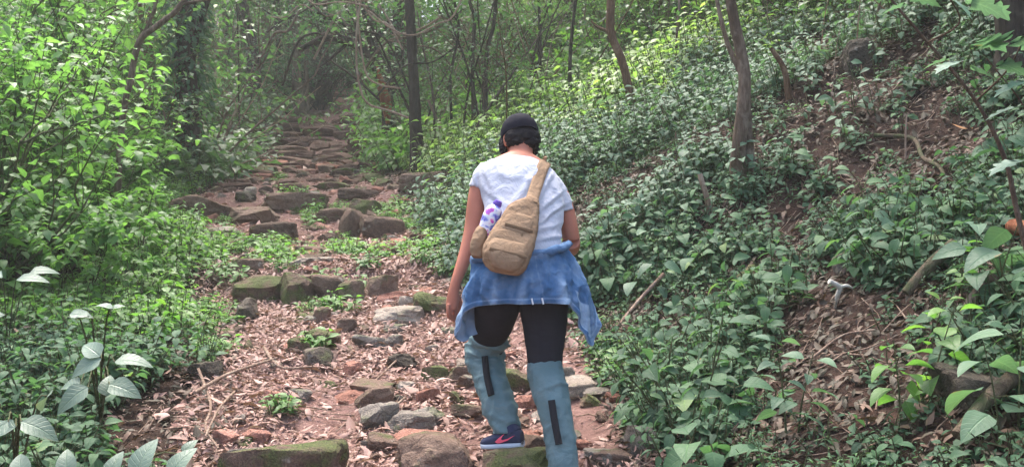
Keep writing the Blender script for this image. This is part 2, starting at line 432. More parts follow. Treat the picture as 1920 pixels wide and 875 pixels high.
def put_leaves(mb, shape, pos, yaw, pitch, roll, size, tint, mi=0, jitter=None):
    """many leaves at once: pos (n,3); yaw turns the tip about Z, pitch lifts it, roll turns about its rib"""
    pos = np.asarray(pos, float); n = len(pos)
    if n == 0: return
    V, Fc = shape
    yaw = np.broadcast_to(yaw, (n,)); pitch = np.broadcast_to(pitch, (n,)); roll = np.broadcast_to(roll, (n,)); size = np.broadcast_to(size, (n,))
    cy, sy, cp, sp, cr, sr = np.cos(yaw), np.sin(yaw), np.cos(pitch), np.sin(pitch), np.cos(roll), np.sin(roll)
    d = np.stack([-sy * cp, cy * cp, sp], -1)                       # tip direction
    s0 = np.stack([cy, sy, np.zeros(n)], -1); u0 = np.cross(s0, d)
    s = s0 * cr[:, None] + u0 * sr[:, None]; u = np.cross(s, d)
    v = pos[:, None] + size[:, None, None] * (V[None, :, 0, None] * s[:, None] + V[None, :, 1, None] * d[:, None] + V[None, :, 2, None] * u[:, None])
    k = len(V)
    fc = (Fc[None] + (np.arange(n) * k)[:, None, None]).reshape(-1, Fc.shape[1])
    uv = np.stack([(np.abs(V[:, 0]) > 1e-6) * 1.0, V[:, 1]], -1)
    mb.add(v.reshape(-1, 3), fc, mi, np.repeat(np.broadcast_to(tint, (n,)), k), np.tile(uv, (n, 1)))

# ------------------------------------------------------------------ rocks
def rock_arrays(seed, box=.5, nsub=10, rough=.16, cuts=4):
    """a stone of unit half-size: rounded block, worn, with a few split faces"""
    rg = np.random.default_rng(seed)
    g = np.linspace(-1, 1, nsub + 1)
    vs, fs = [], []; k = 0
    for ax in range(3):
        for sg in (-1, 1):
            a, b = np.meshgrid(g, g, indexing='ij'); p = np.zeros(a.shape + (3,))
            p[..., ax] = sg; p[..., (ax + 1) % 3] = a * sg; p[..., (ax + 2) % 3] = b
            vs.append(p.reshape(-1, 3)); n = nsub + 1
            i = np.arange(nsub)[:, None]; j = np.arange(nsub)[None]
            f = np.stack([i * n + j, (i + 1) * n + j, (i + 1) * n + j + 1, i * n + j + 1], -1).reshape(-1, 4)
            fs.append(f + k); k += n * n
    v = np.concatenate(vs); f = np.concatenate(fs)
    key = np.round(v * 1e4).astype(np.int64); _, first, inv = np.unique(key, axis=0, return_index=True, return_inverse=True)
    v = v[first]; f = inv.ravel()[f]
    sph = v / np.linalg.norm(v, axis=1)[:, None]
    e = 2 + box * 7
    sup = v / (np.sum(np.abs(v) ** e, 1) ** (1 / e))[:, None]
    v = sup
    for c in range(cuts):
        nrm = rg.normal(size=3); nrm /= np.linalg.norm(nrm); dd = rg.uniform(.62, .98) * (1 if box < .5 else 1.18)
        h = v @ nrm - dd
        v = v - np.clip(h, 0, None)[:, None] * nrm * .97
    v = v * (1 + .22 * (v[:, [1, 2, 0]] * rg.uniform(-1, 1, 3)))                 # taper and skew
    v = v + np.array([.0, .0, 1]) * (v[:, :1] * rg.uniform(-.22, .22))
    q = v * 1.3 + rg.uniform(-50, 50, 3)
    nv = v / (np.linalg.norm(v, axis=1)[:, None])
    v = v + nv * (rough * fbm(q, seed, 3) + rough * .55 * fbm(q * 3.6, seed + 5, 3))[:, None]
    return v, f
ROCKV = {}
def rock_mesh(name, mat, size, seed, box=.5, nsub=10, rough=.16, cuts=4):
    v, f = rock_arrays(seed, box, nsub, rough, cuts)
    mb = MB(); mb.add(v * np.array(size), f)
    me = mb.mesh(name, [mat]); me.set_sharp_from_angle(angle=R(24)); return me

# ------------------------------------------------------------------ ground and path sheets
def axis(a, b, fine0, fine1, step, grow):
    xs = [fine0]
    while xs[-1] < fine1: xs.append(xs[-1] + step)
    s = step
    while xs[-1] < b: s *= grow; xs.append(xs[-1] + s)
    lo = [fine0]; s = step
    while lo[-1] > a: s *= grow; lo.append(lo[-1] - s)
    return np.array(lo[:0:-1] + xs)
gx = axis(-60, 60, -5, 4.5, .05, 1.05); gy = axis(-10, 120, 2.0, 13, .06, 1.035)
GX, GY = np.meshgrid(gx, gy, indexing='ij')
GZ = H(GX, GY)
q = np.stack([GX, GY, GX * 0], -1)
GZ = GZ + .018 * fbm(q * 9, 31, 3)
nx_, ny_ = GX.shape
gv = np.stack([GX, GY, GZ], -1).reshape(-1, 3)
i = np.arange(nx_ - 1)[:, None]; j = np.arange(ny_ - 1)[None]
gf = np.stack([i * ny_ + j, (i + 1) * ny_ + j, (i + 1) * ny_ + j + 1, i * ny_ + j + 1], -1).reshape(-1, 4)
fc = gv[gf].mean(1)
edge_n = .28 * fbm(np.stack([fc[:, 0] * 1.3, fc[:, 1] * 1.3, fc[:, 0] * 0], -1), 41, 3)
onp = (np.abs(fc[:, 0] - path_cx(fc[:, 1])) < path_hw(fc[:, 1]) + .05 + edge_n) & (fc[:, 1] < 60)
for nm, sel, mt in (('ground', ~onp, 'ground'), ('path', onp, 'path')):
    fs = gf[sel]; used, inv = np.unique(fs, return_inverse=True)
    mb = MB(); mb.add(gv[used], inv.reshape(-1, 4))
    tag(mb.build(nm, M[mt]), kind='structure')
def on_path(x, y, grow=0.0):
    return np.abs(x - path_cx(y)) < path_hw(y) + grow
# ------------------------------------------------------------------ stones of the path
_rs = [100]
def place_rock(px, py, w, h, label, mat='stone', box=.5, depth=.8, group=None, yaw=0.0, name='stone', tilt=0.0, rough=.17, cuts=9, nsub=16):
    g = hit(px, py)
    _rs[0] += 1
    sx = w / 2 / F * g.y; sy = max(sx * depth, .03)
    yc = g.y + sy * .7
    top = (437.5 - (py - h)) / F * yc
    gz = float(H(g.x, yc)); low = min(g.z, gz)
    if top < gz + .015: top = gz + .03
    bot = low - max(.3 * (top - low), .03)
    o = bpy.data.objects.new(name, rock_mesh(name, M[mat], (sx * 1.03, sy, (top - bot) / 2), _rs[0], box, nsub, rough, cuts))
    o.location = (g.x * yc / g.y * .5 + g.x * .5, yc, (top + bot) / 2); o.rotation_euler = (tilt, 0, yaw)
    COL.objects.link(o)
    tag(o, label, 'stone', group)
    return o
BIG = [
 (527, 930, 226, 98, 'long moss-stained sandstone block lying across the lower left of the path', 'stone_moss', .95, .38, .05),
 (815, 905, 142, 90, 'broad flat-topped brown slab left of the hiker\'s raised foot', 'stone', .7, 1.0, .1),
 (968, 905, 122, 64, 'mossy stone step under the hiker\'s raised shoe', 'stone_moss', .7, .9, -.05),
 (722, 848, 66, 40, 'rounded speckled brown stone between the two lowest big blocks', 'stone', .3, .8, .2),
 (480, 829, 52, 26, 'small reddish stone on the litter above the long mossy block', 'stone_red', .5, .8, 0),
 (598, 688, 56, 37, 'dark angular block standing alone in the pink leaf litter', 'stone_dark', .75, .9, .2),
 (556, 572, 64, 56, 'moss-topped stone at the left end of the low ledge', 'stone_moss', .6, .8, .1),
 (622, 560, 84, 44, 'broad bare stone in the middle of the low ledge', 'stone', .7, .7, 0),
 (660, 566, 46, 42, 'small green-mossed stone of the low ledge', 'stone_moss', .5, .8, .1),
 (711, 558, 60, 42, 'brown stone at the right end of the low ledge', 'stone', .6, .8, -.2),
 (752, 606, 96, 32, 'flat pale stone behind the hiker\'s hanging hand', 'stone_pale', .5, .9, .1),
 (806, 590, 66, 42, 'sloping mossy boulder beside the hiker\'s left hand', 'stone_moss', .45, .8, .3),
 (484, 566, 96, 56, 'large low boulder covered in green moss at the left path edge', 'stone_moss', .35, .8, 0),
 (458, 602, 48, 44, 'dark moss-capped stone below the large green boulder', 'stone_dark', .4, .8, .2),
 (462, 512, 58, 26, 'brown tilted block lying in the grass above the mossy boulder', 'stone', .8, .5, .15),
 (364, 415, 128, 50, 'biggest grey-brown boulder at the left end of the upper stones', 'stone', .55, .7, .1),
 (478, 420, 94, 32, 'wide brown block with plants growing on its left half', 'stone', .7, .6, .05),
 (507, 446, 80, 28, 'flat split slab resting under the wide brown block', 'stone', .85, .5, -.05),
 (552, 395, 116, 34, 'long pointed slab forming the upper step', 'stone', .7, .45, .08),
 (672, 374, 68, 20, 'thin brown slab at the top right of the upper stones', 'stone', .6, .6, 0),
 (680, 405, 82, 31, 'moss-edged slab right of the long pointed slab', 'stone_moss', .7, .6, -.05),
 (712, 446, 86, 40, 'dark red-brown block at the right end of the upper stones', 'stone', .85, .5, .05),
 (656, 448, 40, 56, 'upright brown stone post among the upper stones', 'stone', .8, .6, 0),
 (618, 418, 70, 26, 'slab with grass hanging over its front, left of the stone post', 'stone', .7, .6, 0),
 (611, 456, 42, 18, 'small rounded stone below the stone post', 'stone', .4, .8, 0),
 (540, 484, 36, 14, 'pale cream stone lying flat in the grass', 'stone_pale', .6, .7, .2),
 (562, 500, 58, 16, 'larger pale flat stone in the grass beside the cream one', 'stone_pale', .6, .7, -.1),
 (586, 478, 60, 16, 'low brown stone behind the pale flat stones', 'stone', .5, .7, 0),
 (345, 482, 50, 26, 'dark stone half hidden by herbs at the left verge', 'stone_dark', .5, .8, 0),
 (458, 380, 34, 20, 'small dark stone above the wide brown block', 'stone_dark', .5, .8, 0),
 (412, 440, 60, 16, 'flat pale stone below the biggest boulder', 'stone_pale', .5, .7, 0),
 (792, 352, 86, 28, 'brown rock ledge under the bank right of the upper path', 'stone', .6, .6, .1),
 (968, 742, 58, 48, 'green moss-topped stone seen between the hiker\'s legs', 'stone_moss', .5, .8, 0),
 (985, 775, 44, 34, 'reddish stone below the moss-topped one between the legs', 'stone_red', .5, .8, 0),
 (1062, 722, 34, 34, 'grey stone just right of the hiker\'s right knee', 'stone_grey', .5, .8, 0),
 (1203, 852, 64, 54, 'grey rounded stone at the foot of the right bank', 'stone_grey', .3, .8, 0),
 (1150, 872, 70, 30, 'low brown stone beside the path\'s lower right edge', 'stone', .4, .8, 0),
 (705, 800, 72, 46, 'pointed grey-brown stone with a lit top in mid path', 'stone_grey', .55, .8, .5),
 (702, 765, 66, 40, 'dark wedge stone leaning on the pointed grey one', 'stone', .6, .7, .3),
 (702, 738, 82, 26, 'flat buried slab above the dark wedge stone', 'stone', .5, .8, 0),
 (766, 812, 84, 44, 'flat green-grey slab just above the broad brown slab', 'stone_grey', .5, .9, .15),
 (808, 795, 58, 38, 'pinkish-grey cobble right of the green-grey slab', 'stone_grey', .4, .9, 0),
 (800, 757, 48, 28, 'reddish block beside the small teal stone', 'stone_red', .7, .8, .2),
 (857, 757, 30, 22, 'small teal-green mossy stone', 'stone_moss', .35, .9, 0),
 (872, 785, 60, 30, 'brown stone left of the hiker\'s raised shin', 'stone', .4, .8, 0),
 (752, 692, 54, 30, 'dark rounded stone in mid path left of the hiker\'s knee', 'stone_dark', .4, .8, 0),
 (815, 712, 46, 26, 'moss-topped stone left of the hiker\'s left calf', 'stone_moss', .45, .8, 0),
 (562, 664, 38, 30, 'mossy stone behind the dark angular block', 'stone_moss', .5, .8, .1),
 (606, 650, 60, 30, 'grey mossy stone just above the dark angular block', 'stone_moss', .5, .8, 0),
 (650, 625, 34, 28, 'upright brown stone in mid path', 'stone', .6, .8, .3),
 (603, 606, 40, 30, 'rough brown stone under the low ledge', 'stone', .4, .8, .5),
 (692, 652, 62, 26, 'flat grey stone in the middle of the litter', 'stone_grey', .45, .8, 0),
 (735, 652, 42, 24, 'grey cobble right of the flat grey stone', 'stone_grey', .4, .9, 0),
 (740, 622, 44, 14, 'grey slab below the flat pale stone', 'stone_grey', .5, .9, 0),
 (510, 757, 34, 24, 'brown brick-like stone left of mid path', 'stone_red', .8, .8, .3),
 (845, 628, 36, 15, 'flat grey stone below the hiker\'s left hand', 'stone_grey', .5, .9, 0),
 (880, 700, 60, 24, 'buff slab against the hiker\'s left knee', 'stone_pale', .6, .9, 0),
 (385, 718, 60, 40, 'dark stone under the herbs at the left path edge', 'stone_dark', .4, .8, 0),
 (560, 752, 46, 22, 'dark grey stone beside the brown brick-like stone', 'stone_grey', .4, .8, 0),
 (610, 728, 44, 18, 'mossy flat stone in the litter below the dark block', 'stone_moss', .4, .8, 0),
 (655, 705, 30, 22, 'reddish pebble above the flat buried slab', 'stone_red', .4, .8, 0),
 (1405, 548, 54, 50, 'moss-patched boulder on the right bank among herbs', 'stone_moss', .4, .8, 0),
 (1600, 505, 62, 48, 'blue-grey boulder under the big leaves on the right bank', 'stone_grey', .4, .8, 0),
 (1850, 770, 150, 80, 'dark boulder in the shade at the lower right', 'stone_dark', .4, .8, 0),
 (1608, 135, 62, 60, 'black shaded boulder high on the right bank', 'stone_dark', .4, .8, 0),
]
for px, py, w, h, lab, mt, bx, dp, yw in BIG:
    place_rock(px, py, w, h, lab, mt, bx, dp, yaw=yw)
# the far flight: slabs laid in rows across the path
rg = np.random.default_rng(5)
for k, y in enumerate(np.concatenate([np.arange(12.4, 17.6, .5), np.arange(17.8, 21.6, .44), np.arange(22.2, 27, .8)])):
    c, hw = float(path_cx(y)), float(path_hw(y))
    far = 17.7 < y < 21.7
    x = c - hw * rg.uniform(.9, 1.05)
    while x < c + hw * .95:
        w = rg.uniform(.35, .95) if far else rg.uniform(.18, .55)
        xx = x + w / 2; yy = y + rg.uniform(-.14, .14)
        if rg.random() < (.93 if far else .62):
            ht = rg.uniform(.10, .17) if far else rg.uniform(.06, .12)
            _rs[0] += 1
            o = bpy.data.objects.new('step_stone', rock_mesh('step_stone', M[['stone', 'step', 'step', 'stone_red', 'stone_moss'][rg.integers(0, 5) if not far else rg.integers(1, 3)]],
                                     (w / 2 * 1.02, rg.uniform(.18, .30), ht * .8), _rs[0], .7, 11, .18, 8))
            o.location = (xx, yy + .15, float(H(xx, yy)) + ht * .42); o.rotation_euler = (rg.uniform(-.06, .06), rg.uniform(-.05, .05), rg.uniform(-.12, .12))
            COL.objects.link(o)
            if far: tag(o, 'wide brown step slab of the steep far flight up the path', 'step', 'slabs of the steep far flight')
            else: tag(o, 'worn brown stone set in the path below or above the steep far flight', 'stone', 'worn stones of the upper path')
        x += w + rg.uniform(.02, .1)
# small stones strewn over the near path
protos = [rock_mesh('pebble', M[m], (1, .85, .62), 300 + k, b, 8, .22, 7) for k, (m, b) in enumerate(
    [('stone', .4), ('stone_red', .5), ('stone_grey', .35), ('stone_red', .6), ('stone', .6), ('stone_pale', .4), ('stone_moss', .35), ('stone_red', .3)])]
n = 0
while n < 299:
    y = rg.uniform(3.4, 12) if rg.random() < .8 else rg.uniform(12, 18)
    x = float(path_cx(y)) + float(path_hw(y)) * rg.uniform(-1, 1)
    z = float(H(x, y)); px, py = pix(x, y, z)
    if py > 872 or not (330 < px < 1250): continue
    flat = n % 3 == 0
    r = (.05 + .09 * rg.random() ** 1.3) if flat else (.016 + .045 * rg.random() ** 2.2 + .003 * y)
    o = bpy.data.objects.new('pebble', protos[rg.integers(0, 8)])
    o.location = (x, y, z + r * (.02 if flat else .2)); o.scale = (r, r, r * (rg.uniform(.45, .7) if flat else rg.uniform(.7, 1.2))); o.rotation_euler = (rg.uniform(-.3, .3), rg.uniform(-.3, .3), rg.uniform(0, 6.3))
    COL.objects.link(o); tag(o, 'low stone bedded in the path earth and leaf litter' if flat else 'fist-sized loose stone strewn in the leaf litter of the path', 'stone', 'flat bedded stones of the path' if flat else 'small loose stones on the path'); n += 1

# ------------------------------------------------------------------ leaf litter
def litter(name, mat, shapes, x, y, size, lift, seed, zoff=None):
    r = np.random.default_rng(seed); n = len(x)
    z = H(x, y) + (r.random(n) ** 2) * lift + .004
    e = .05
    sl_y = (H(x, y + e) - H(x, y - e)) / (2 * e); sl_x = (H(x + e, y) - H(x - e, y)) / (2 * e)
    yaw = r.uniform(0, 6.283, n)
    pitch = np.arctan(-np.sin(yaw) * sl_x + np.cos(yaw) * sl_y) + r.normal(0, .22, n)
    roll = r.normal(0, .4, n)
    mb = MB()
    pick = r.integers(0, len(shapes), n)
    for k, s in enumerate(shapes):
        m = pick == k
        put_leaves(mb, s, np.stack([x, y, z], -1)[m], yaw[m], pitch[m], roll[m], size[m], np.clip(r.beta(2, 2, n)[m], 0, 1))
    return mb.build(name, M[mat])
def scatter(n, y0, y1, rg, grow=.15, p=1.0):
    y = y0 + (y1 - y0) * rg.random(n) ** p
    u = rg.uniform(-1, 1, n); x = path_cx(y) + (path_hw(y) + grow) * u; x = np.where(rg.random(n) < .16, x - .55 * rg.random(n) * (u < -.2), x)
    return x, y
rg = np.random.default_rng(77)
x1, y1 = scatter(46000, 3.2, 8.2, rg); x2, y2 = scatter(16000, 8.2, 16, rg); x3, y3 = scatter(7000, 16, 34, rg)
x = np.concatenate([x1, x2, x3]); y = np.concatenate([y1, y2, y3])
keep = fbm(np.stack([x * 1.1, y * 1.1, x * 0], -1), 55, 3) + rg.normal(0, .2, len(x)) > -.36
# trodden bare earth down the right side of the near path
pxx, pyy = pix(x, y, H(x, y))
bare = np.exp(-((pxx - 1120) / 90) ** 2 - ((pyy - 760) / 130) ** 2) 
bare = bare + .22 / (1 + np.exp(-(pxx - 720) / 45)) * (pyy > 590) + .35 * (pyy < 420)
keep &= rg.random(len(x)) > bare * .85
x, y = x[keep], y[keep]
sz = (.014 + .050 * rg.random(len(x)) ** 1.8); sz = np.where(rg.random(len(x)) < .035, rg.uniform(.07, .115, len(x)), sz) * np.where(y > 16, 1.5, 1.0)
tag(litter('leaf_litter', 'litter', [L_DRY, L_LANCE, L_LANCE, L_DRY2, L_LANCE], x, y, sz, .035, 3), 'pinkish-brown dry leaves littering the stony path', 'leaf litter', kind='stuff')
# litter on the banks, its colour darkened for the bank's shade
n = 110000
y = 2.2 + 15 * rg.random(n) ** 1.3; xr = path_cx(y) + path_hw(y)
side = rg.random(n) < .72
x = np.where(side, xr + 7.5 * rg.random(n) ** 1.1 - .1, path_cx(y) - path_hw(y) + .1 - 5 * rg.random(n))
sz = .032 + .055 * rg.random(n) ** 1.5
tag(litter('bank_litter', 'litter_dark', [L_DRY, L_DRY2, L_LANCE, L_LANCE], x, y, sz, .045, 4), 'red-brown fallen leaves, darkened as in shade, lying on the banks beneath the herbs', 'leaf litter', kind='stuff')
# thin twigs in the litter: one mass
mb = MB(); n = 1500
y = 3.2 + 9 * rg.random(n) ** 1.4; x = path_cx(y) + (path_hw(y) + .3) * rg.uniform(-1, 1, n)
ex = rg.random(n) < .65
y = np.where(ex, 2.4 + 8 * rg.random(n), y); x = np.where(ex, path_cx(y) + path_hw(y) + 6 * rg.random(n), x)
for a, b in zip(x, y):
    th = rg.uniform(0, 6.283); l = rg.uniform(.06, .42)
    p = [(a + math.cos(th) * l * (t - .5) + rg.normal(0, .012), b + math.sin(th) * l * (t - .5) + rg.normal(0, .012)) for t in (0, .35, .7, 1)]
    pts = [(u, w, float(H(u, w)) + .018 + rg.uniform(0, .012)) for u, w in p]
    tube(mb, pts, [rg.uniform(.002, .005), .0015], 4, 0, .5)
tag(mb.build('twig_litter', M['dead_wood']), 'thin broken twigs mixed into the leaf litter', 'twigs', kind='stuff')
# ------------------------------------------------------------------ plants
TAU = 2 * math.pi
def herb(seed, h=.3, nodes=5, L=.09, shape=L_MID, stems=1, spread=.12, droop=-.15, opposite=True, petiole=.3, lean=.25, side=4):
    """a leafy herb: thin stems with pairs of leaves held out flat to the light; slots leaf, stem"""
    r = np.random.default_rng(seed); mb = MB()
    P, Y, PI_, RO, S, T = [], [], [], [], [], []
    base_t = r.uniform(.25, .7)
    for s in range(stems):
        a = r.uniform(0, TAU); off = np.array([math.cos(a), math.sin(a), 0]) * r.uniform(0, spread) * (stems > 1)
        hh = h * r.uniform(.65, 1.1); ln = np.array([math.cos(a), math.sin(a), 0]) * lean * hh * r.uniform(.3, 1.2)
        pts = [off, off + ln * .3 + [0, 0, hh * .45], off + ln + [0, 0, hh]]
        pl = catmull(pts, max(4, nodes + 1))
        tube(mb, pl, [.0035 + .004 * hh, .0018], side, 1, .5, cap=False)
        y0 = r.uniform(0, TAU)
        for k in range(nodes):
            f = .22 + .78 * (k + .6 * r.random()) / nodes if nodes > 1 else 1
            f = min(f, 1.0)
            p = np.array([np.interp(f, np.linspace(0, 1, len(pl)), pl[:, c]) for c in range(3)])
            y0 += 1.57 if opposite else 2.4
            sz = L * (1.05 - .5 * abs(f - .55)) * r.uniform(.7, 1.15)
            for m in ((0, math.pi) if opposite else (0,)):
                yw = y0 + m + r.normal(0, .3); pt = petiole * sz
                q = p + np.array([-math.sin(yw), math.cos(yw), .25]) * pt
                P.append(q); Y.append(yw); PI_.append(droop + r.normal(0, .28) + .35 * (f > .9)); RO.append(r.normal(0, .3)); S.append(sz)
                T.append(np.clip(base_t + r.normal(0, .16) + .18 * (f > .85), 0, 1))
                if pt > .015: tube(mb, [p, q], .0014, 3, 1, .5, cap=False)
    put_leaves(mb, shape, P, np.array(Y), np.array(PI_), np.array(RO), np.array(S), np.array(T))
    return mb
class Leaves:
    def __init__(s): s.a = [[] for _ in range(6)]
    def add(s, p, y, pi, ro, sz, t):
        for l, v in zip(s.a, (p, y, pi, ro, sz, t)): l.append(v)
    def flush(s, mb, shape, mi=0):
        if s.a[0]: put_leaves(mb, shape, np.array(s.a[0]), *[np.array(v) for v in s.a[1:]], mi)
def grow(mb, lv, r, p, d, ln, rad, depth, L, nleaf, kids, up=.25, side=5, tint=.5, mi=1, flat=-.1):
    """a twisting branch that forks and carries leaves on its last twigs"""
    n = 6 if depth else 5
    pts = [np.array(p)]; dd = np.array(d, float)
    for i in range(n - 1):
        dd = dd + r.normal(0, .16, 3) + np.array([0, 0, up * .2]); dd /= np.linalg.norm(dd)
        pts.append(pts[-1] + dd * ln / (n - 1))
    pts = np.array(pts)
    tube(mb, pts, [rad, rad * .45], side if depth else 3, mi, .5, cap=False)
    if depth == 0:
        yw = math.atan2(-dd[0], dd[1])
        for k in range(nleaf):
            f = .15 + .85 * (k + .5) / nleaf; q = pts[0] * 0 + np.array([np.interp(f, np.linspace(0, 1, n), pts[:, c]) for c in range(3)])
            sg = 1 if k % 2 else -1
            y = yw + sg * r.uniform(.6, 1.3) if k < nleaf - 1 else yw
            lv.add(q, y, flat + r.normal(0, .35), r.normal(0, .35), L * r.uniform(.65, 1.15), float(np.clip(tint + r.normal(0, .17), 0, 1)))
        return
    for k in range(kids):
        f = r.uniform(.3, 1.0) if k < kids - 1 else 1.0
        q = np.array([np.interp(f, np.linspace(0, 1, n), pts[:, c]) for c in range(3)])
        t = dd * .6 + r.normal(0, .6, 3) * np.array([1, 1, .55]); t[2] += up * .6; t /= np.linalg.norm(t)
        grow(mb, lv, r, q, t, ln * r.uniform(.5, .75), rad * .5, depth - 1, L, nleaf, kids, up, side, tint, mi, flat)
def shrub(seed, h=1.8, stems=5, L=.08, nleaf=6, kids=4, depth=2, shape=L_LO, out=.45, tint=.5, up=.3, thick=.7):
    r = np.random.default_rng(seed); mb = MB(); lv = Leaves()
    for s in range(stems):
        a = TAU * s / stems + r.uniform(-.5, .5); d = np.array([math.cos(a) * out, math.sin(a) * out, 1.0]) + r.normal(0, .12, 3); d /= np.linalg.norm(d)
        grow(mb, lv, r, (math.cos(a) * .06, math.sin(a) * .06, -.05), d, h * r.uniform(.55, .8), (.012 + .006 * h) * thick, depth, L, nleaf, kids, up, 5, tint)
    lv.flush(mb, shape)
    return mb
def slope_up(x, y, k=.65):
    e = .15; n = Vector((-(float(H(x + e, y, False)) - float(H(x - e, y, False))) / (2 * e) * k, -(float(H(x, y + e, False)) - float(H(x, y - e, False))) / (2 * e) * k, 1)).normalized()
    return Vector((0, 0, 1)).rotation_difference(n)
def copies(name, meshes, places, label, cat, group, smin=.8, smax=1.25, seed=0, tilt=.08, labels=None, slope=.0):
    r = np.random.default_rng(seed); out = []
    for i, (x, y) in enumerate(places):
        o = bpy.data.objects.new(name, meshes[r.integers(0, len(meshes))]); s = r.uniform(smin, smax)
        o.location = (x, y, float(H(x, y)) - .01); o.rotation_euler = (r.normal(0, tilt), r.normal(0, tilt), r.uniform(0, TAU)); o.scale = (s, s, s * r.uniform(.9, 1.15))
        if slope: o.rotation_euler = (slope_up(x, y, slope) @ o.rotation_euler.to_quaternion()).to_euler()
        COL.objects.link(o); tag(o, labels[i] if labels else label, cat, group); out.append(o)
    return out
def stuff_herbs(name, protos, mats, xs, ys, label, seed=0, smin=.7, smax=1.2):
    r = np.random.default_rng(seed); mb = MB(); zs = H(xs, ys)
    cache = [(np.concatenate(p.v), np.concatenate(p.t), np.concatenate(p.u), p) for p in protos]
    PT = fbm(np.stack([xs * .7, ys * .7, xs * 0], -1), 19, 2)
    for kk, (x, y, z) in enumerate(zip(xs, ys, zs)):
        V, T, UV, p = cache[r.integers(0, len(cache))]
        s = r.uniform(smin, smax); a = r.uniform(0, TAU); c, sn = math.cos(a) * s, math.sin(a) * s
        v = V @ np.array([[c, sn, 0], [-sn, c, 0], [0, 0, s]]) @ np.array(slope_up(x, y).to_matrix()).T + np.array([x, y, z - .01])
        b = mb.n; mb.v.append(v); mb.u.append(UV); mb.t.append(np.clip(T + r.normal(0, .12) + .35 * PT[kk], 0, 1)); mb.n += len(v)
        for f, m in zip(p.f, p.m): mb.f.append(f + b); mb.m.append(m)
    return tag(mb.build(name, mats), label, 'undergrowth', kind='stuff')

# where the right bank is bare: ellipses seen as bare leaf litter in the photograph, taken to the ground
BARE = [(1745, 245, 210, 62, 1.0), (1560, 270, 130, 45, .9), (1430, 390, 70, 40, .8), (1330, 215, 60, 45, .7), (1400, 170, 60, 40, .6), (1560, 560, 100, 80, 1.0), (1690, 690, 50, 50, .5), (1560, 205, 120, 40, .85), (1690, 160, 130, 50, .75), (1470, 300, 90, 45, .7), (1550, 590, 110, 95, .95), (1645, 720, 50, 60, .5), (1300, 420, 50, 40, .7), (1340, 385, 70, 45, .8), (1640, 90, 240, 60, .6), (1640, 690, 60, 60, .5), (1590, 150, 70, 50, .7), (1480, 250, 120, 55, .55),
        (1600, 330, 70, 30, .6), (1460, 455, 60, 35, .5), (1310, 600, 50, 30, .6), (1740, 330, 80, 40, .75), (1850, 740, 60, 40, .4), (1250, 620, 60, 40, .5), (800, 345, 80, 40, .8), (1130, 740, 60, 90, .9), (1780, 620, 40, 40, .3)]
def bare_w(px, py):
    w = 0
    for a, b, c, d, s in BARE: w = np.maximum(w, min(1.0, s * 1.15) * np.exp(-(((px - a) / (c * 1.1)) ** 2 + ((py - b - 22) / (d + 26)) ** 2) ** 2))
    return w
def bank_points(n, y0, y1, d0, d1, rg, side=1, yp=1.0, dp=1.0, keep_bare=True, frame=True, seed=1, clump=.0):
    mg = 330 if n > 500 else 0; n = int(n * (1.2 if n > 500 else 1))
    X, Y = [], []
    while len(X) < n:
        y = y0 + (y1 - y0) * rg.random(4000) ** yp; d = d0 + (d1 - d0) * rg.random(4000) ** dp
        x = path_cx(y) + side * (path_hw(y) + d); z = H(x, y); px, py = pix(x, y, z)
        ok = np.ones(4000, bool)
        if side < 0: ok &= np.abs(x - path_cx(y)) - path_hw(y) > .34 * fbm(np.stack([x * 1.4, y * 1.4, x * 0], -1), 91, 3) + .06
        if frame: ok &= (px > -40 - mg) & (px < 1960 + mg) & (py > -60) & (py < 930)
        if keep_bare: ok &= rg.random(4000) > bare_w(px, py)
        if clump: ok &= fbm(np.stack([x * 1.25, y * 1.25, x * 0], -1), seed, 3) > -clump + rg.normal(0, .07, 4000)
        X += list(x[ok]); Y += list(y[ok])
    return np.array(X[:n]), np.array(Y[:n])
rg = np.random.default_rng(11)
HM = [M['herb'], M['stem']]; PM = [M['herb_pale'], M['stem']]; FM = [M['fresh'], M['stem']]; BM = [M['bright'], M['stem']]

# right bank, near: broad dark herbs
near_p = [herb(400 + k, h, n, L, s, st, .13, dr, op, .3, .45) for k, (h, n, L, s, st, dr, op) in enumerate([
    (.17, 3, .070, L_HEART, 5, -.15, True), (.22, 4, .078, L_HI, 4, -.2, True), (.14, 3, .058, L_HI, 6, -.1, True), (.26, 5, .090, L_HI, 3, -.3, False),
    (.18, 4, .062, L_HEART, 5, -.2, False), (.16, 3, .085, L_HI, 3, -.1, True), (.22, 5, .060, L_HI, 4, -.1, True), (.20, 4, .050, L_MID, 6, -.05, True), (.15, 3, .10, L_HEART, 2, -.2, True)])]
near_m = [p.mesh('leafy_herb', HM) for p in near_p]
x, y = bank_points(300, 2.3, 6.8, .12, 4.2, rg, 1, .8, 1.0, clump=.10)
copies('leafy_herb', near_m, list(zip(x, y)), 'dark green broad-leaved herb growing on the near right bank', 'herb', 'broad-leaved herbs on the near right bank', .55, 1.45, 1, slope=.7)
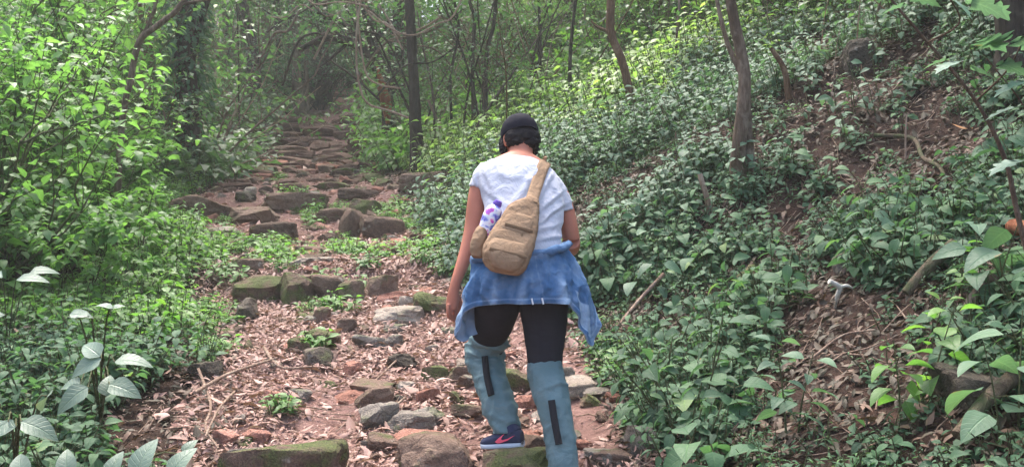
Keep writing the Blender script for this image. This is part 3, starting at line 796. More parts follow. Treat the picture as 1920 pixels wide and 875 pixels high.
# right bank, farther up: paler glossy herbs
far_p = [herb(430 + k, h, n, L, s, st, .14, dr, op) for k, (h, n, L, s, st, dr, op) in enumerate([
    (.30, 3, .085, L_MID, 4, -.1, True), (.38, 4, .095, L_MID, 3, -.2, True), (.26, 3, .075, L_MID, 5, -.05, True), (.45, 5, .09, L_MID, 3, -.2, False)])]
far_m = [p.mesh('glossy_herb', PM) for p in far_p]
x, y = bank_points(290, 6.4, 10.3, .25, 4.5, rg, 1, .9, 1.0, clump=.2)
copies('glossy_herb', far_m, list(zip(x, y)), 'pale glossy-leaved herb on the slope behind the hiker', 'herb', 'pale glossy herbs up the right slope', .6, 1.1, 2, slope=.7)
SUM = [M['sunny'], M['stem']]
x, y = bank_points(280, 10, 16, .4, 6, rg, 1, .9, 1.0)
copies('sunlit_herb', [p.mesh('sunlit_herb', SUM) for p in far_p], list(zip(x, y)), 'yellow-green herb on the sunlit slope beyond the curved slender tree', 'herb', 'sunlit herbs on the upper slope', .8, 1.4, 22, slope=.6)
# the rest of the right bank's cover: one mass
lowp = [herb(460 + k, h, n, L, s, st, .10, -.1, op, .3, .3, 3) for k, (h, n, L, s, st, op) in enumerate([(.12, 2, .06, L_MID, 4, True), (.16, 3, .055, L_MID, 4, True), (.09, 2, .05, L_ROUND, 5, True), (.2, 3, .07, L_MID, 3, False), (.13, 3, .045, L_LANCE, 5, True)])]
x, y = bank_points(1750, 2.2, 7.2, .0, 4.8, rg, 1, .85, 1.0, clump=.08)
stuff_herbs('undergrowth', lowp, HM, x, y, 'low dark green undergrowth covering the near right bank', 3)
tiny = [herb(490 + k, h, n, L, s, st, .08, -.05, True, .3, .4, 3) for k, (h, n, L, s, st) in enumerate([(.08, 2, .035, L_MID, 4), (.11, 3, .03, L_MID, 5), (.07, 2, .045, L_ROUND, 3), (.13, 4, .03, L_LANCE, 5)])]
x, y = bank_points(1700, 2.2, 9.5, .0, 6, rg, 1, .85, 1.0)
stuff_herbs('undergrowth', tiny, HM, x, y, 'tiny seedlings scattered over the right bank', 13)
x, y = bank_points(1800, 6.3, 11, .05, 7, rg, 1, .9, 1.0, clump=.15)
stuff_herbs('undergrowth', lowp + far_p, PM, x, y, 'low grey-green undergrowth covering the upper right slope', 4, .7, 1.25)
x, y = bank_points(1500, 9.5, 17, .2, 8, rg, 1, .9, 1.0, clump=.3, seed=5)
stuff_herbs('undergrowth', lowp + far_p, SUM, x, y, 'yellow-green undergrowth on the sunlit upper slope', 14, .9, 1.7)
x, y = bank_points(1900, 13, 34, .1, 16, rg, 1, .9, 1.0, keep_bare=False)
stuff_herbs('undergrowth', [herb(480 + k, .5, 4, .15, L_LO, 4, .3, -.1, True, .2, .3, 3) for k in range(3)], [M['fresh'], M['stem']], x, y, 'light green undergrowth on the distant right slope', 5, .8, 1.6)

# left verge
x, y = bank_points(1350, 3.0, 6.0, .0, 3.0, rg, -1, 1.0, 1.0, keep_bare=False, clump=.06, seed=6)
stuff_herbs('undergrowth', lowp, HM, x, y, 'low dark undergrowth at the near left verge', 6)
freshp = [herb(500 + k, h, n, L, s, st, .10, -.05, op, .25, .3, 3) for k, (h, n, L, s, st, op) in enumerate([(.14, 3, .06, L_MID, 4, True), (.2, 4, .055, L_MID, 4, True), (.16, 3, .07, L_LANCE, 5, False), (.24, 4, .07, L_MID, 3, True)])]
x, y = bank_points(2300, 5.6, 13, .18, 5.5, rg, -1, 1.0, 1.0, keep_bare=False, clump=.35, seed=7)
stuff_herbs('undergrowth', freshp, FM, x, y, 'bright green low herbs covering the left verge', 7, .8, 1.4)
x, y = bank_points(1900, 12, 34, .0, 14, rg, -1, .9, 1.0, keep_bare=False)
stuff_herbs('undergrowth', [herb(520 + k, .5, 4, .15, L_LO, 4, .3, -.1, True, .2, .3, 3) for k in range(3)], [M['wood_leaf'], M['stem']], x, y, 'dull green undergrowth among the distant left trees', 8, .8, 1.6)
left_p = [herb(540 + k, h, n, L, s, st, .12, dr, op, .3, .45) for k, (h, n, L, s, st, dr, op) in enumerate([
    (.22, 4, .075, L_HI, 5, -.1, True), (.28, 5, .085, L_HI, 4, -.15, True), (.2, 4, .06, L_HI, 6, -.05, True), (.32, 6, .095, L_HI, 3, -.2, False), (.24, 4, .07, L_HEART, 4, -.1, True)])]
x, y = bank_points(120, 3.2, 5.6, .15, 2.6, rg, -1, 1.0, 1.0, keep_bare=False, clump=.1, seed=6)
copies('verge_herb', [p.mesh('verge_herb', HM) for p in left_p], list(zip(x, y)), 'dark leafy herb growing on the near left verge', 'herb', 'dark herbs on the near left verge', .6, 1.05, 9)
x, y = bank_points(190, 5.4, 11, .3, 4.6, rg, -1, 1.0, 1.0, keep_bare=False)
copies('fresh_herb', [p.mesh('fresh_herb', FM) for p in left_p], list(zip(x, y)), 'bright green leafy herb on the left verge below the shrubs', 'herb', 'bright herbs on the left verge', .6, 1.1, 10)
# tufts of green between the path stones
spots = [(690, 480, 50, 16), (640, 470, 30, 15), (520, 480, 50, 20), (440, 465, 55, 22), (555, 385, 25, 8), (600, 395, 30, 8), (645, 395, 14, 6), (420, 415, 25, 10), (590, 420, 20, 10), (500, 455, 30, 10), (760, 470, 20, 10), (815, 480, 35, 30),
         (640, 545, 40, 12), (600, 580, 40, 6), (740, 400, 30, 20), (770, 430, 30, 15), (590, 655, 12, 4), (400, 600, 30, 20), (390, 660, 22, 20), (640, 300, 30, 12), (700, 300, 40, 14), (860, 420, 30, 40), (420, 500, 30, 20), (530, 770, 8, 4), (1180, 690, 40, 30), (560, 360, 30, 6), (515, 330, 20, 12), (690, 330, 25, 12), (520, 300, 14, 12), (678, 300, 14, 12), (530, 270, 10, 12), (668, 272, 10, 12)]
X, Y = [], []
for a, b, c, d in spots:
    for k in range(int(5 + c * d * .036)):
        g = hit(a + rg.normal(0, c * .6), b + rg.normal(0, d * .6)); X.append(g.x); Y.append(g.y)
tuftp = [herb(560 + k, h, n, L, L_LANCE if k % 2 else L_MID, st, .07, .1, True, .15, .4, 3) for k, (h, n, L, st) in enumerate([(.08, 2, .06, 5), (.1, 3, .05, 5), (.12, 3, .07, 4), (.07, 2, .045, 6)])]
stuff_herbs('path_greenery', tuftp, FM, np.array(X), np.array(Y), 'fresh green tufts growing between the path stones', 11, .7, 1.3)

# pale-leaved plants close at the lower left
def big_leaf_plant(name, leaves, base, label, mat, cat='plant', L=None, shape=L_BROAD, stemr=.005):
    """one plant whose leaves are set one by one: (px, py, depth, length, yaw, pitch, roll)"""
    mb = MB(); b = Vector(base)
    P = [at(l[0], l[1], l[2]) for l in leaves]
    for p, l in zip(P, leaves):
        d = Vector((-math.sin(l[4]), math.cos(l[4]), 0))
        foot = p - Vector((0, 0, 0)); mid = b.lerp(p, .6) + Vector((0, 0, .12 * (p - b).length))
        tube(mb, [tuple(b), tuple(mid), tuple(p)], [stemr, stemr * .4], 5, 1, .5, n=8, cap=False)
    r = np.random.default_rng(len(leaves) + int(base[0] * 100) % 97)
    put_leaves(mb, shape, np.array([tuple(p) for p in P]), np.array([l[4] for l in leaves], float), np.array([l[5] for l in leaves], float), np.array([l[6] for l in leaves], float),
               np.array([l[3] for l in leaves], float), r.random(len(leaves)))
    mb2 = MB(); mb2.merge(mb, Matrix.Translation(-b))
    o = mb2.build(name, mat); o.location = b
    return tag(o, label, cat)
SM = [M['silver'], M['stem']]
big_leaf_plant('broad_leaf_plant', [(188, 668, 3.3, .115, 1.1, .45, .7), (190, 672, 3.3, .12, 1.9, -.45, .8), (200, 742, 3.3, .10, .3, .9, .1), (205, 720, 3.3, .13, -1.75, -.25, -.7), (215, 678, 3.4, .14, -1.45, .0, -.35), (165, 725, 3.2, .13, 2.2, -.6, .7), (150, 720, 3.25, .10, 1.3, -.1, .6)],
               hit(190, 800), 'pale grey-green broad-leaved plant standing at the lower left verge', SM)
big_leaf_plant('broad_leaf_plant', [(125, 890, 2.9, .10, .5, .95, .2), (205, 895, 2.9, .10, -.2, .95, 0), (255, 890, 2.9, .135, -.45, 1.0, -.2), (320, 890, 2.9, .12, -.7, .8, -.3), (345, 850, 3.0, .07, -.5, .7, -.2), (40, 895, 2.8, .10, .6, .8, .3)],
               hit(200, 985), 'low plant with upright pale round leaves at the bottom left corner', SM)
big_leaf_plant('broad_leaf_plant', [(30, 800, 2.9, .12, 1.5, -.3, .6), (40, 790, 2.9, .13, -1.5, -.4, -.6), (15, 790, 2.8, .12, 2.4, -.6, .5), (95, 740, 3.0, .11, .9, -.5, .6)],
               hit(30, 935), 'plant with drooping pale leaves at the left edge above the bottom corner', SM)
big_leaf_plant('stalked_plant', [(165, 592, 3.6, .075, 1.5, .1, .5), (212, 578, 3.6, .065, 1.9, .35, .4), (212, 578, 3.6, .05, -.9, .3, -.4), (130, 590, 3.6, .09, -1.4, .0, -.6)],
               hit(185, 760), 'tall thin-stalked plant with two flat pale leaves at the left', SM)
big_leaf_plant('broad_leaf_plant', [(30, 525, 5.0, .17, -1.3, .05, -.5), (5, 520, 5.0, .18, 1.3, 0, .5), (55, 512, 5.1, .16, -1.0, .1, -.5), (10, 590, 4.9, .16, 2, -.2, .5)],
               hit(15, 660), 'plant with narrow grey leaves at the left edge below the shrubs', SM, shape=L_HI)
# light green plants that stand out on the right bank
LM = [M['fresh'], M['stem']]; GM = [M['herb_pale'], M['stem']]
def herb_at(name, px, py, mb, mats, label, scale=1.0, rz=0.0, cat='plant'):
    g = hit(px, py); o = mb.build(name, mats); o.location = g; o.scale = (scale,) * 3; o.rotation_euler = (0, 0, rz); return tag(o, label, cat)
herb_at('young_plant', 1700, 790, herb(600, .42, 5, .10, L_HEART, 2, .1, -.25, True), LM, 'light green young plant with curled leaves at the lower right')
herb_at('young_plant', 1740, 690, herb(601, .34, 4, .09, L_HI, 1, .1, .3, True), LM, 'upright pale green seedling with narrow tip leaves at the lower right')
herb_at('broad_leaf_plant', 1640, 500, herb(602, .32, 3, .15, L_BROAD, 2, .1, -.45, True), GM, 'plant with large drooping leaves above the blue-grey boulder')
herb_at('broad_leaf_plant', 1850, 590, herb(603, .50, 4, .16, L_BROAD, 2, .1, -.4, True), GM, 'large-leaved plant with mottled pale leaves at the right edge')
herb_at('young_plant', 1800, 560, herb(604, .30, 4, .07, L_HEART, 2, .1, 0, True), LM, 'small light green plant beside the upper fallen log')
herb_at('broad_leaf_plant', 1215, 560, herb(605, .34, 2, .13, L_BROAD, 2, .12, -.6, True), GM, 'plant with one big hanging leaf above the fallen stick')
herb_at('broad_leaf_plant', 1180, 500, herb(606, .40, 4, .13, L_BROAD, 3, .15, -.2, True), PM, 'large-leaved glossy plant right of the denim jacket')
herb_at('young_plant', 1440, 620, herb(607, .30, 2, .10, L_HEART, 1, .1, .5, True), GM, 'plant holding up one round pale leaf beside the bare litter')
herb_at('young_plant', 1490, 810, herb(608, .40, 5, .10, L_HI, 2, .1, -.2, True), GM, 'tall leafy plant at the bottom of the right bank')
herb_at('broad_leaf_plant', 1905, 830, herb(609, .50, 3, .17, L_BROAD, 2, .1, -.3, True), GM, 'plant with big overhanging leaves in the lower right corner')
for px_, py_, h_, L_, k_, lab in [(150, 560, 1.1, .15, 620, 'tall bright plant with large thin leaves in front of the left shrubs'), (40, 600, 1.3, .16, 621, 'tallest bright large-leaved plant at the left edge'), (255, 500, .9, .14, 622, 'bright broad-leaved plant nearest the path among the left shrubs'), (95, 520, 1.5, .13, 623, 'slender bright sapling with spreading leaves at the far left'), (215, 470, 1.25, .14, 624, 'bright sapling standing between the left shrubs and the ivy-clad tree')]:
    herb_at('bright_sapling', px_, py_, herb(k_, h_, 8, L_, L_BROAD, 2, .15, -.15, k_ % 2 == 0, .5, .3), BM, lab, cat='sapling')
herb_at('young_plant', 870, 330, herb(610, .42, 5, .13, L_HI, 4, .2, .0, True), [M['bright'], M['stem']], 'vivid light green sapling tuft just left of the hiker\'s head')
herb_at('young_plant', 1240, 265, herb(611, .9, 7, .09, L_MID, 1, .1, -.1, False, .5, .1), [M['wood_leaf'], M['stem_brown']], 'thin young plant standing right of the curved slender tree')
# ------------------------------------------------------------------ shrubs and trees
def crown(seed, centre, rad, nclump, per, L, shape=L_LO, axis_pts=None, tint=.5, droop=-.25, hollow=.45, twig=.008, spread=.45):
    """a crown of leaf clumps at the ends of twigs; slots leaf, twig"""
    r = np.random.default_rng(seed); mb = MB(); lv = Leaves(); c = np.array(centre); rad = np.array(rad)
    P = []; Yw = []; T = []
    for k in range(nclump):
        u = r.normal(size=3); u /= np.linalg.norm(u); q = c + u * rad * r.uniform(hollow, 1.0) ** .6
        b = c + np.array([0, 0, -rad[2] * .8]) if axis_pts is None else np.array(axis_pts[r.integers(0, len(axis_pts))])
        mid = (b + q) / 2 + r.normal(0, .12, 3) * rad * .5
        tube(mb, [b, mid, q], [twig * 1.6, twig * .5], 4, 1, .5, n=6, cap=False)
        m = int(per * r.uniform(.6, 1.4)); s = spread * r.uniform(.6, 1.3)
        P.append(q + r.normal(0, 1, (m, 3)) * np.array([s, s, s * .45])); T.append(np.clip(tint + r.normal(0, .1) + r.normal(0, .15, m), 0, 1))
    P = np.concatenate(P); T = np.concatenate(T); n = len(P)
    put_leaves(mb, shape, P, r.uniform(0, TAU, n), droop + r.normal(0, .4, n), r.normal(0, .4, n), L * r.uniform(.6, 1.25, n), T)
    return mb
def trunk_mesh(pts, rads, seed, sides=10, n=26, mb=None, rough=.18):
    mb = mb or MB(); tube(mb, pts, rads, sides, 0, .5, n=n, rough=rough, seed=seed); return mb
def tree(name, base, trunk_mb, bark, crown_mb, leafm, label, cat='tree', group=None, extra=()):
    e = empty(name, base); tag(e, label, cat, group)
    inv = Matrix.Translation(-Vector(base))
    def put(nm, mb, mats):
        m2 = MB(); m2.merge(mb, inv); return m2.build(nm, mats, e)
    put('trunk', trunk_mb, [bark])
    for nm, mb, mats in extra: put(nm, mb, mats)
    if crown_mb is not None: put('crown', crown_mb, [leafm, M['stem_brown']])
    return e
def line_tree(pix_pts, Y, w, up=3.0, seed=0, lean=(0, 0)):
    """trunk points through picture positions at one depth, rooted in the ground and carried on above the frame"""
    pts = [at(px, py, Y + i * .0) for i, (px, py) in enumerate(pix_pts)]
    g = pts[0]; gz = float(H(g.x, g.y)); pts[0] = Vector((g.x, g.y, min(gz, g.z) - .08))
    last = pts[-1]; d = (pts[-1] - pts[-2]).normalized()
    for k in range(1, 4): pts.append(last + Vector((d.x * .6 + lean[0], lean[1], 1)).normalized() * up * k / 3 + Vector((0, 0, 0)))
    return [tuple(p) for p in pts]
def depth_at(px, py): return hit(px, py).y

# 1: twin-stemmed tree on the bank
Y = depth_at(1392, 345)
a = line_tree([(1386, 350), (1384, 290), (1392, 215), (1396, 150), (1386, 80), (1370, 0)], Y, 0, 3.2)
b = line_tree([(1400, 350), (1404, 280), (1400, 215), (1399, 160)], Y + .03, 0, .01)[:4]
s = Y / F
mb = trunk_mesh(a, [19 * s, 14 * s, 12 * s, 12 * s, 11 * s, 10 * s, 8 * s, 5 * s, 3 * s], 1, 14, 40)
tube(mb, b, [13 * s, 10 * s, 9 * s, 6 * s], 10, 0, .5, n=20, rough=.15, seed=2)
tube(mb, [a[3], (a[3][0] - .12, a[3][1] + .1, a[3][2] + .35), (a[3][0] - .2, a[3][1] + .3, a[3][2] + 1.0)], [6 * s, 3 * s], 7, 0, .5, n=8, rough=.1, seed=3)
top = a[-1]
tree('forest_tree', a[0], mb, M['bark'], crown(21, (top[0], top[1] + .3, top[2] + .6), (2.0, 1.8, 1.3), 38, 30, .11, axis_pts=a[-3:]), M['wood_leaf'],
     'grey-barked tree with two fused stems standing on the right bank')
# 2: slender curved tree
Y = depth_at(1192, 240); s = Y / F
a = line_tree([(1193, 242), (1184, 190), (1168, 120), (1146, 62), (1145, 0)], Y, 0, 2.6)
mb = trunk_mesh(a, [10 * s, 8 * s, 8 * s, 8 * s, 7 * s, 5 * s, 3 * s], 5, 10, 30)
p = Vector(a[3]); tube(mb, [tuple(p), tuple(p + Vector((-.14, 0, .06))), tuple(p + Vector((-.22, 0, .13)))], [4 * s, 2 * s], 6, 0, .5, n=6)
top = a[-1]
tree('forest_tree', a[0], mb, M['bark_brown'], crown(22, (top[0], top[1], top[2] + .4), (1.8, 1.8, 1.1), 15, 30, .11, axis_pts=a[-3:]), M['wood_leaf'],
     'slender brown tree with a curved trunk behind the hiker\'s right shoulder')
# 3: ivy-clad tree at the left
Y = 13.5; s = Y / F
a = line_tree([(348, 330), (352, 200), (346, 100), (352, 0)], Y, 0, 3.5)
mb = trunk_mesh(a, [26 * s, 20 * s, 18 * s, 17 * s, 10 * s, 5 * s], 6, 12, 30)
tube(mb, [a[1], (a[1][0] + .12, a[1][1], a[1][2] + 1), (a[1][0] + .5, a[1][1], a[1][2] + 2.2)], [8 * s, 5 * s], 7, 0, .5, n=10)
top = a[-1]
tree('forest_tree', a[0], mb, M['bark_dark'], crown(23, (top[0], top[1], top[2] - .6), (2.6, 2.4, 1.6), 45, 34, .12, axis_pts=a[-3:]), M['wood_leaf'],
     'thick tree trunk wrapped in ivy, left of the upper path')
r = np.random.default_rng(8); n = 1500; t = r.random(n) ** .8
ap = catmull(a[:4], 60); ax = ap[(t * 59).astype(int)]; th = r.uniform(0, TAU, n); rr = (24 * s) * (1 + .8 * r.random(n)) * (1.35 - .35 * t)
P = ax + np.stack([np.cos(th) * rr, np.sin(th) * rr, r.normal(0, .1, n)], -1)
mb = MB(); put_leaves(mb, L_LO, P, th - 1.57, -.5 + r.normal(0, .4, n), r.normal(0, .4, n), .12 * r.uniform(.6, 1.2, n), r.beta(2, 2, n))
tag(mb.build('ivy', [M['herb'], M['stem']]), 'dark ivy covering the thick trunk left of the upper path', 'ivy')
# leaning bare tree arching over the left shrubs
Y = 8.6; s = Y / F
a = [at(215, 400, Y), at(228, 240, Y), at(245, 150, Y), at(262, 78, Y), at(300, 45, Y), at(340, 8, Y), at(380, -80, Y), at(420, -200, Y)]
a[0].z = float(H(a[0].x, Y)) - .1; a = [tuple(p) for p in a]
mb = trunk_mesh(a, [7 * s, 6 * s, 6 * s, 6 * s, 5.5 * s, 5 * s, 4 * s, 2 * s], 7, 9, 36)
tube(mb, [a[3], at(285, 30, Y), at(300, -30, Y), at(310, -120, Y)], [4 * s, 3 * s, 1.5 * s], 6, 0, .5, n=12)
tube(mb, [a[5], at(430, -8, Y), at(560, -30, Y)], [3 * s, 1.5 * s], 6, 0, .5, n=10)
tree('leaning_tree', a[0], mb, M['bark'], crown(24, (a[-1][0], a[-1][1], a[-1][2] + .4), (1.3, 1.3, .8), 16, 26, .10, axis_pts=a[-2:]), M['bright'],
     'thin bent tree with an angled bare trunk above the left shrubs')
# trunks beside the far path
def far_tree(pts, Y, w, bark, label, crown_r=(1.8, 1.6, 1.4), up=2.5, seed=0, lm='wood_leaf', ncl=44, extra=(), cz=-1.5, L=.11):
    s = Y / F; a = line_tree(pts, Y, 0, up)
    k = len(a); mb = trunk_mesh(a, list(np.interp(np.linspace(0, 1, k), [0, .1, .7, 1], [w * .75 * s, w * .5 * s, w * .42 * s, w * .15 * s])), seed, 9, 30, rough=.25)
    t = a[-1]
    for q, rr in extra: tube(mb, [tuple(at(x, y, Y)) for x, y in q], [rr * s, rr * .5 * s], 6, 0, .5, n=12)
    return tree('forest_tree', a[0], mb, bark, crown(seed + 50, (t[0], t[1], t[2] + cz), crown_r, ncl, 32, L, axis_pts=a[-3:]) if ncl else None, M[lm], label)
far_tree([(735, 232), (722, 160), (700, 80), (682, 0)], 16.5, 22, M['bark_dark'], 'dark leaning tree with a reddish torn trunk at the path\'s right edge', seed=31, extra=[([(716, 150), (694, 105), (655, 78), (610, 72), (560, 95)], 11), ([(690, 100), (640, 40), (570, 20)], 7), ([(655, 78), (620, 110), (600, 125)], 4), ([(700, 80), (740, 30), (780, -20)], 6)])
far_tree([(783, 288), (777, 180), (772, 90), (768, 0)], 13.0, 20, M['bark_dark'], 'dark straight trunk beside the upper path, nearest on its right side', seed=32)
far_tree([(600, 175), (602, 100), (600, 40), (598, 0)], 25, 36, M['bark_dark'], 'thick dark trunk at the head of the far steps', (3, 2.6, 2), 4, 33, ncl=40)
far_tree([(563, 205), (556, 130), (558, 60), (550, 0)], 23.5, 18, M['bark'], 'pale brown trunk left of the far steps', (2.4, 2, 1.8), 4, 34)
far_tree([(575, 200), (574, 120), (580, 50), (585, 0)], 23.8, 9, M['bark'], 'thin pale trunk between the two trunks at the far steps', (1.5, 1.5, 1.2), 3, 35, ncl=16)
far_tree([(520, 190), (524, 100), (518, 0)], 26, 14, M['bark_dark'], 'dim trunk among the green haze left of the far steps', (2.4, 2, 1.6), 4, 36)
far_tree([(287, 260), (285, 140), (278, 60), (290, 0)], 14.5, 15, M['bark_brown'], 'reddish slim trunk left of the ivy-clad tree', (1.8, 1.8, 1.4), 3, 37)
far_tree([(272, 240), (270, 120), (262, 0)], 15, 9, M['bark_brown'], 'second slimmer reddish trunk left of the ivy-clad tree', (1.6, 1.6, 1.2), 3, 38, ncl=20)
far_tree([(372, 240), (376, 120), (385, 0)], 15, 10, M['bark_dark'], 'slim dark trunk right of the ivy-clad tree', (1.8, 1.8, 1.2), 3, 39, ncl=20)
far_tree([(890, 205), (886, 120), (890, 40), (880, 0)], 13.5, 7, M['bark_dark'], 'leftmost of the thin saplings above the vivid green tuft', (1.2, 1.2, 1.0), 2, 40, ncl=16, L=.09)
far_tree([(908, 200), (912, 110), (925, 50), (930, 0)], 13.2, 8, M['bark_dark'], 'thin dark sapling behind the hiker\'s cap', (1.2, 1.2, 1.0), 2, 41, ncl=16, L=.09)
far_tree([(1013, 140), (1012, 60), (1010, 0)], 15, 6, M['bark_dark'], 'thin straight sapling above the hiker\'s cap', (1.2, 1.2, 1.0), 2, 42, ncl=16, L=.09)
far_tree([(1272, 170), (1268, 90), (1274, 0)], 10.8, 5, M['bark'], 'thin upright sapling between the curved and the twin-stemmed trees', (1.0, 1.0, .8), 2, 43, ncl=12, L=.09)
far_tree([(850, 230), (845, 150), (860, 60), (852, 0)], 14, 5, M['bark_dark'], 'very thin sapling left of the thin sapling pair', (1, 1, .8), 2, 44, ncl=12, L=.09)
far_tree([(1640, 125), (1642, 60), (1650, 0)], 8.2, 6, M['bark'], 'thin stem standing behind the black boulder', (1.0, 1.0, .8), 1.6, 45, ncl=10, L=.09)
Yd = 6.3
far_tree([(1905, 150), (1898, 80), (1892, 0)], Yd, 62, M['bark_dark'], 'thick dark trunk at the top right corner', (2.2, 2, 1.4), 3.4, 46, ncl=40)
# reddish torn wood on the leaning trunk
Yq = 16.35; s = Yq / F
mb = MB(); tube(mb, [tuple(at(x, y, Yq)) for x, y in ((728, 232), (724, 195), (716, 160), (706, 120))], [4 * s, 9 * s, 8 * s, 2 * s], 8, 0, .5, n=16, rough=.5, seed=9)
bpy.data.objects['forest_tree.003'] if False else None
for o in COL.objects:
    if o.get('label', '').startswith('dark leaning tree'):
        m2 = MB(); m2.merge(mb, Matrix.Translation(-o.location)); m2.build('torn_wood', [M['red_wood']], o)

def liana(pts, Y, w, label, mat='dead_wood', name='liana'):
    mb = MB(); P = [at(x, y, Y) for x, y in pts]; b = P[0]
    tube(mb, [tuple(p - b) for p in P], w * Y / F, 6, 0, .5, n=8 * len(pts)); o = mb.build(name, [M[mat]]); o.location = b; tag(o, label, 'liana')
for o in list(COL.objects):
    if o.get('label', '').startswith('dark leaning tree'):
        c_ = at(635, 48, 16.8); hf = crown(91, tuple(c_), (1.35, 1.0, .42), 30, 34, .085, axis_pts=[tuple(at(x, y, 16.5)) for x, y in ((694, 105), (655, 78), (610, 72), (640, 40))], spread=.3)
        m2 = MB(); m2.merge(hf, Matrix.Translation(-o.location)); m2.build('hanging_foliage', [M['herb'], M['bark_dark']], o)
# background trees and shrubs: copies of a few kinds
def proto_tree(seed, h, cr, ncl, L, per=34, low=.25):
    r = np.random.default_rng(seed)
    pts = [(0, 0, -.2)]
    for k in range(1, 6): pts.append((r.normal(0, .12) * k * .5, r.normal(0, .12) * k * .5, h * k / 5))
    return trunk_mesh(pts, [.05 * h ** .7, .035 * h ** .7, .02], seed, 8, 16), crown(seed, (0, 0, h * (1 + low) / 2 + .3), (cr, cr, h * (1 - low) / 2 + .5), ncl, per, L, axis_pts=pts[1:], hollow=.25, spread=.5)
TP = []
for k, (h, cr, ncl, L, lm, low) in enumerate([(5.5, 1.8, 66, .15, 'wood_leaf', .2), (7, 2.2, 80, .16, 'wood_leaf', .3), (4.5, 1.6, 56, .14, 'sunny', .1), (6, 2.0, 70, .15, 'fresh', .2), (8, 2.4, 90, .17, 'wood_leaf', .35)]):
    t, c = proto_tree(700 + k, h, cr, ncl, L, 34, low)
    TP.append((t.mesh('trunk', [M['bark'] if k % 2 else M['bark_dark']]), c.mesh('crown', [M[lm], M['stem_brown']])))
def copy_tree_at(k, x, y, s, rz, label, group, name='forest_tree'):
    e = empty(name, (x, y, float(H(x, y)) - .1), rz); e.scale = (s, s, s); tag(e, label, 'tree', group)
    for nm, me in zip(('trunk', 'crown'), TP[k]):
        o = bpy.data.objects.new(nm, me); COL.objects.link(o); o.parent = e
r = np.random.default_rng(21)
def side_pts(n, y0, y1, d0, d1, side, rg, sep, test=None):
    P = []; tries = 0
    while len(P) < n and tries < 20000:
        tries += 1
        y = rg.uniform(y0, y1); d = rg.uniform(d0, d1); x = float(path_cx(y)) + side * (float(path_hw(y)) + d)
        px = 960 + x / y * F
        if px < -150 or px > 2070: continue
        if test and not test(px, y): continue
        if all((x - a) ** 2 + (y - b) ** 2 > sep ** 2 for a, b in P): P.append((x, y))
    return P
for x, y in side_pts(34, 15, 44, 1.2, 14, -1, r, 1.7): copy_tree_at([0, 2, 3, 3, 1][r.integers(0, 5)], x, y, r.uniform(.75, 1.1), r.uniform(0, TAU), 'leafy background tree in the green wood left of the path', 'background trees left of the path')
for x, y in side_pts(34, 17, 40, 1.0, 16, 1, r, 1.8): copy_tree_at([0, 2, 3, 2, 1][r.integers(0, 5)], x, y, r.uniform(.75, 1.1), r.uniform(0, TAU), 'leafy background tree on the hillside right of the far path', 'background trees on the right hillside')
# the wood closes over the path: trees that lean across it, and a thicket at its head
for k, (px, py_y) in enumerate([(600, 28), (690, 23), (660, 30), (620, 33), (580, 32), (700, 27), (500, 30), (640, 37), (600, 40), (670, 42), (560, 38), (710, 34)]):
    copy_tree_at([0, 3, 4, 2, 1][k % 5], (px - 960) / F * py_y + (.9 if px > 640 else -.9) * (py_y < 29), py_y, r.uniform(.8, 1.05), r.uniform(0, TAU), 'dark tree whose crown closes over the head of the path', 'trees closing over the far path')
P = [((px - 960) / F * y, y) for px, y in [(600, 24.5), (585, 25.2), (618, 26), (570, 24), (640, 30), (610, 31), (590, 29), (655, 33), (670, 31.5), (625, 34)]]
copies('dark_thicket', [shrub(880 + k, 1.7, 9, .085, 9, 4, 2, L_LO, .55, .2, .1).mesh('dark_thicket', [M['herb'], M['bark_dark']]) for k in range(2)], P, 'dark tangled thicket beside the head of the far path', 'shrub', 'dark thickets at the head of the path', .8, 1.2, 18, .1)
# thin bare stems and arching vines in the tangle right of the upper path
def bare_stem(seed, h, lean):
    q = np.random.default_rng(seed); mb = MB(); pts = [(0, 0, -.1)]; d = np.array([lean * q.uniform(-1, 1), q.uniform(-.2, .2), 1.0])
    for k in range(6):
        d = d + q.normal(0, .14, 3) * np.array([1, .6, .3]); pts.append(tuple(np.array(pts[-1]) + d / np.linalg.norm(d) * h / 6))
    tube(mb, pts, [.0055 * h, .0035 * h, .002 * h], 6, 0, .5, n=24, rough=.15, seed=seed)
    for k in range(5):
        p = np.array(pts[q.integers(2, 6)]); v = np.array([q.uniform(-1, 1), q.uniform(-.4, .4), q.uniform(.1, .7)]) * h * .22
        tube(mb, [p, p + v * .5 + q.normal(0, .06, 3), p + v + np.array([0, 0, -.08])], [.0019 * h, .0008 * h], 4, 0, .5, n=8)
    return mb
BS = [bare_stem(900 + k, h, l).mesh('bare_sapling', [M[m]]) for k, (h, l, m) in enumerate([(4.2, .5, 'bark_dark'), (3.6, 1.0, 'bark'), (4.6, .4, 'bark_dark'), (3.0, 1.4, 'bark_brown'), (3.4, 1.2, 'dead_wood')])]
for k, (sd, y, off) in enumerate([(1, 20.5, .9), (-1, 23, 1.0)]):  # extra trees put in so their crowns shade the far steps
    copy_tree_at(4, float(path_cx(y)) + sd * (float(path_hw(y)) + off), y, r.uniform(.85, 1.05), r.uniform(0, TAU), 'tall tree added at the edge of the upper path to shade the steps', 'added shade trees along the upper path')
P = side_pts(44, 11.5, 19, .35, 6.5, 1, r, .4, lambda px, y: 640 < px < 1080)
copies('bare_sapling', BS, P, 'thin bare sapling in the tangle right of the upper path', 'sapling', 'thin bare saplings right of the upper path', .7, 1.15, 19, .2)
P = side_pts(16, 11.5, 19, .5, 5, -1, r, .5, lambda px, y: 380 < px < 620)
copies('bare_sapling', BS, P, 'thin bare sapling in the dim wood left of the far steps', 'sapling', 'thin bare saplings left of the far steps', .7, 1.15, 20, .2)
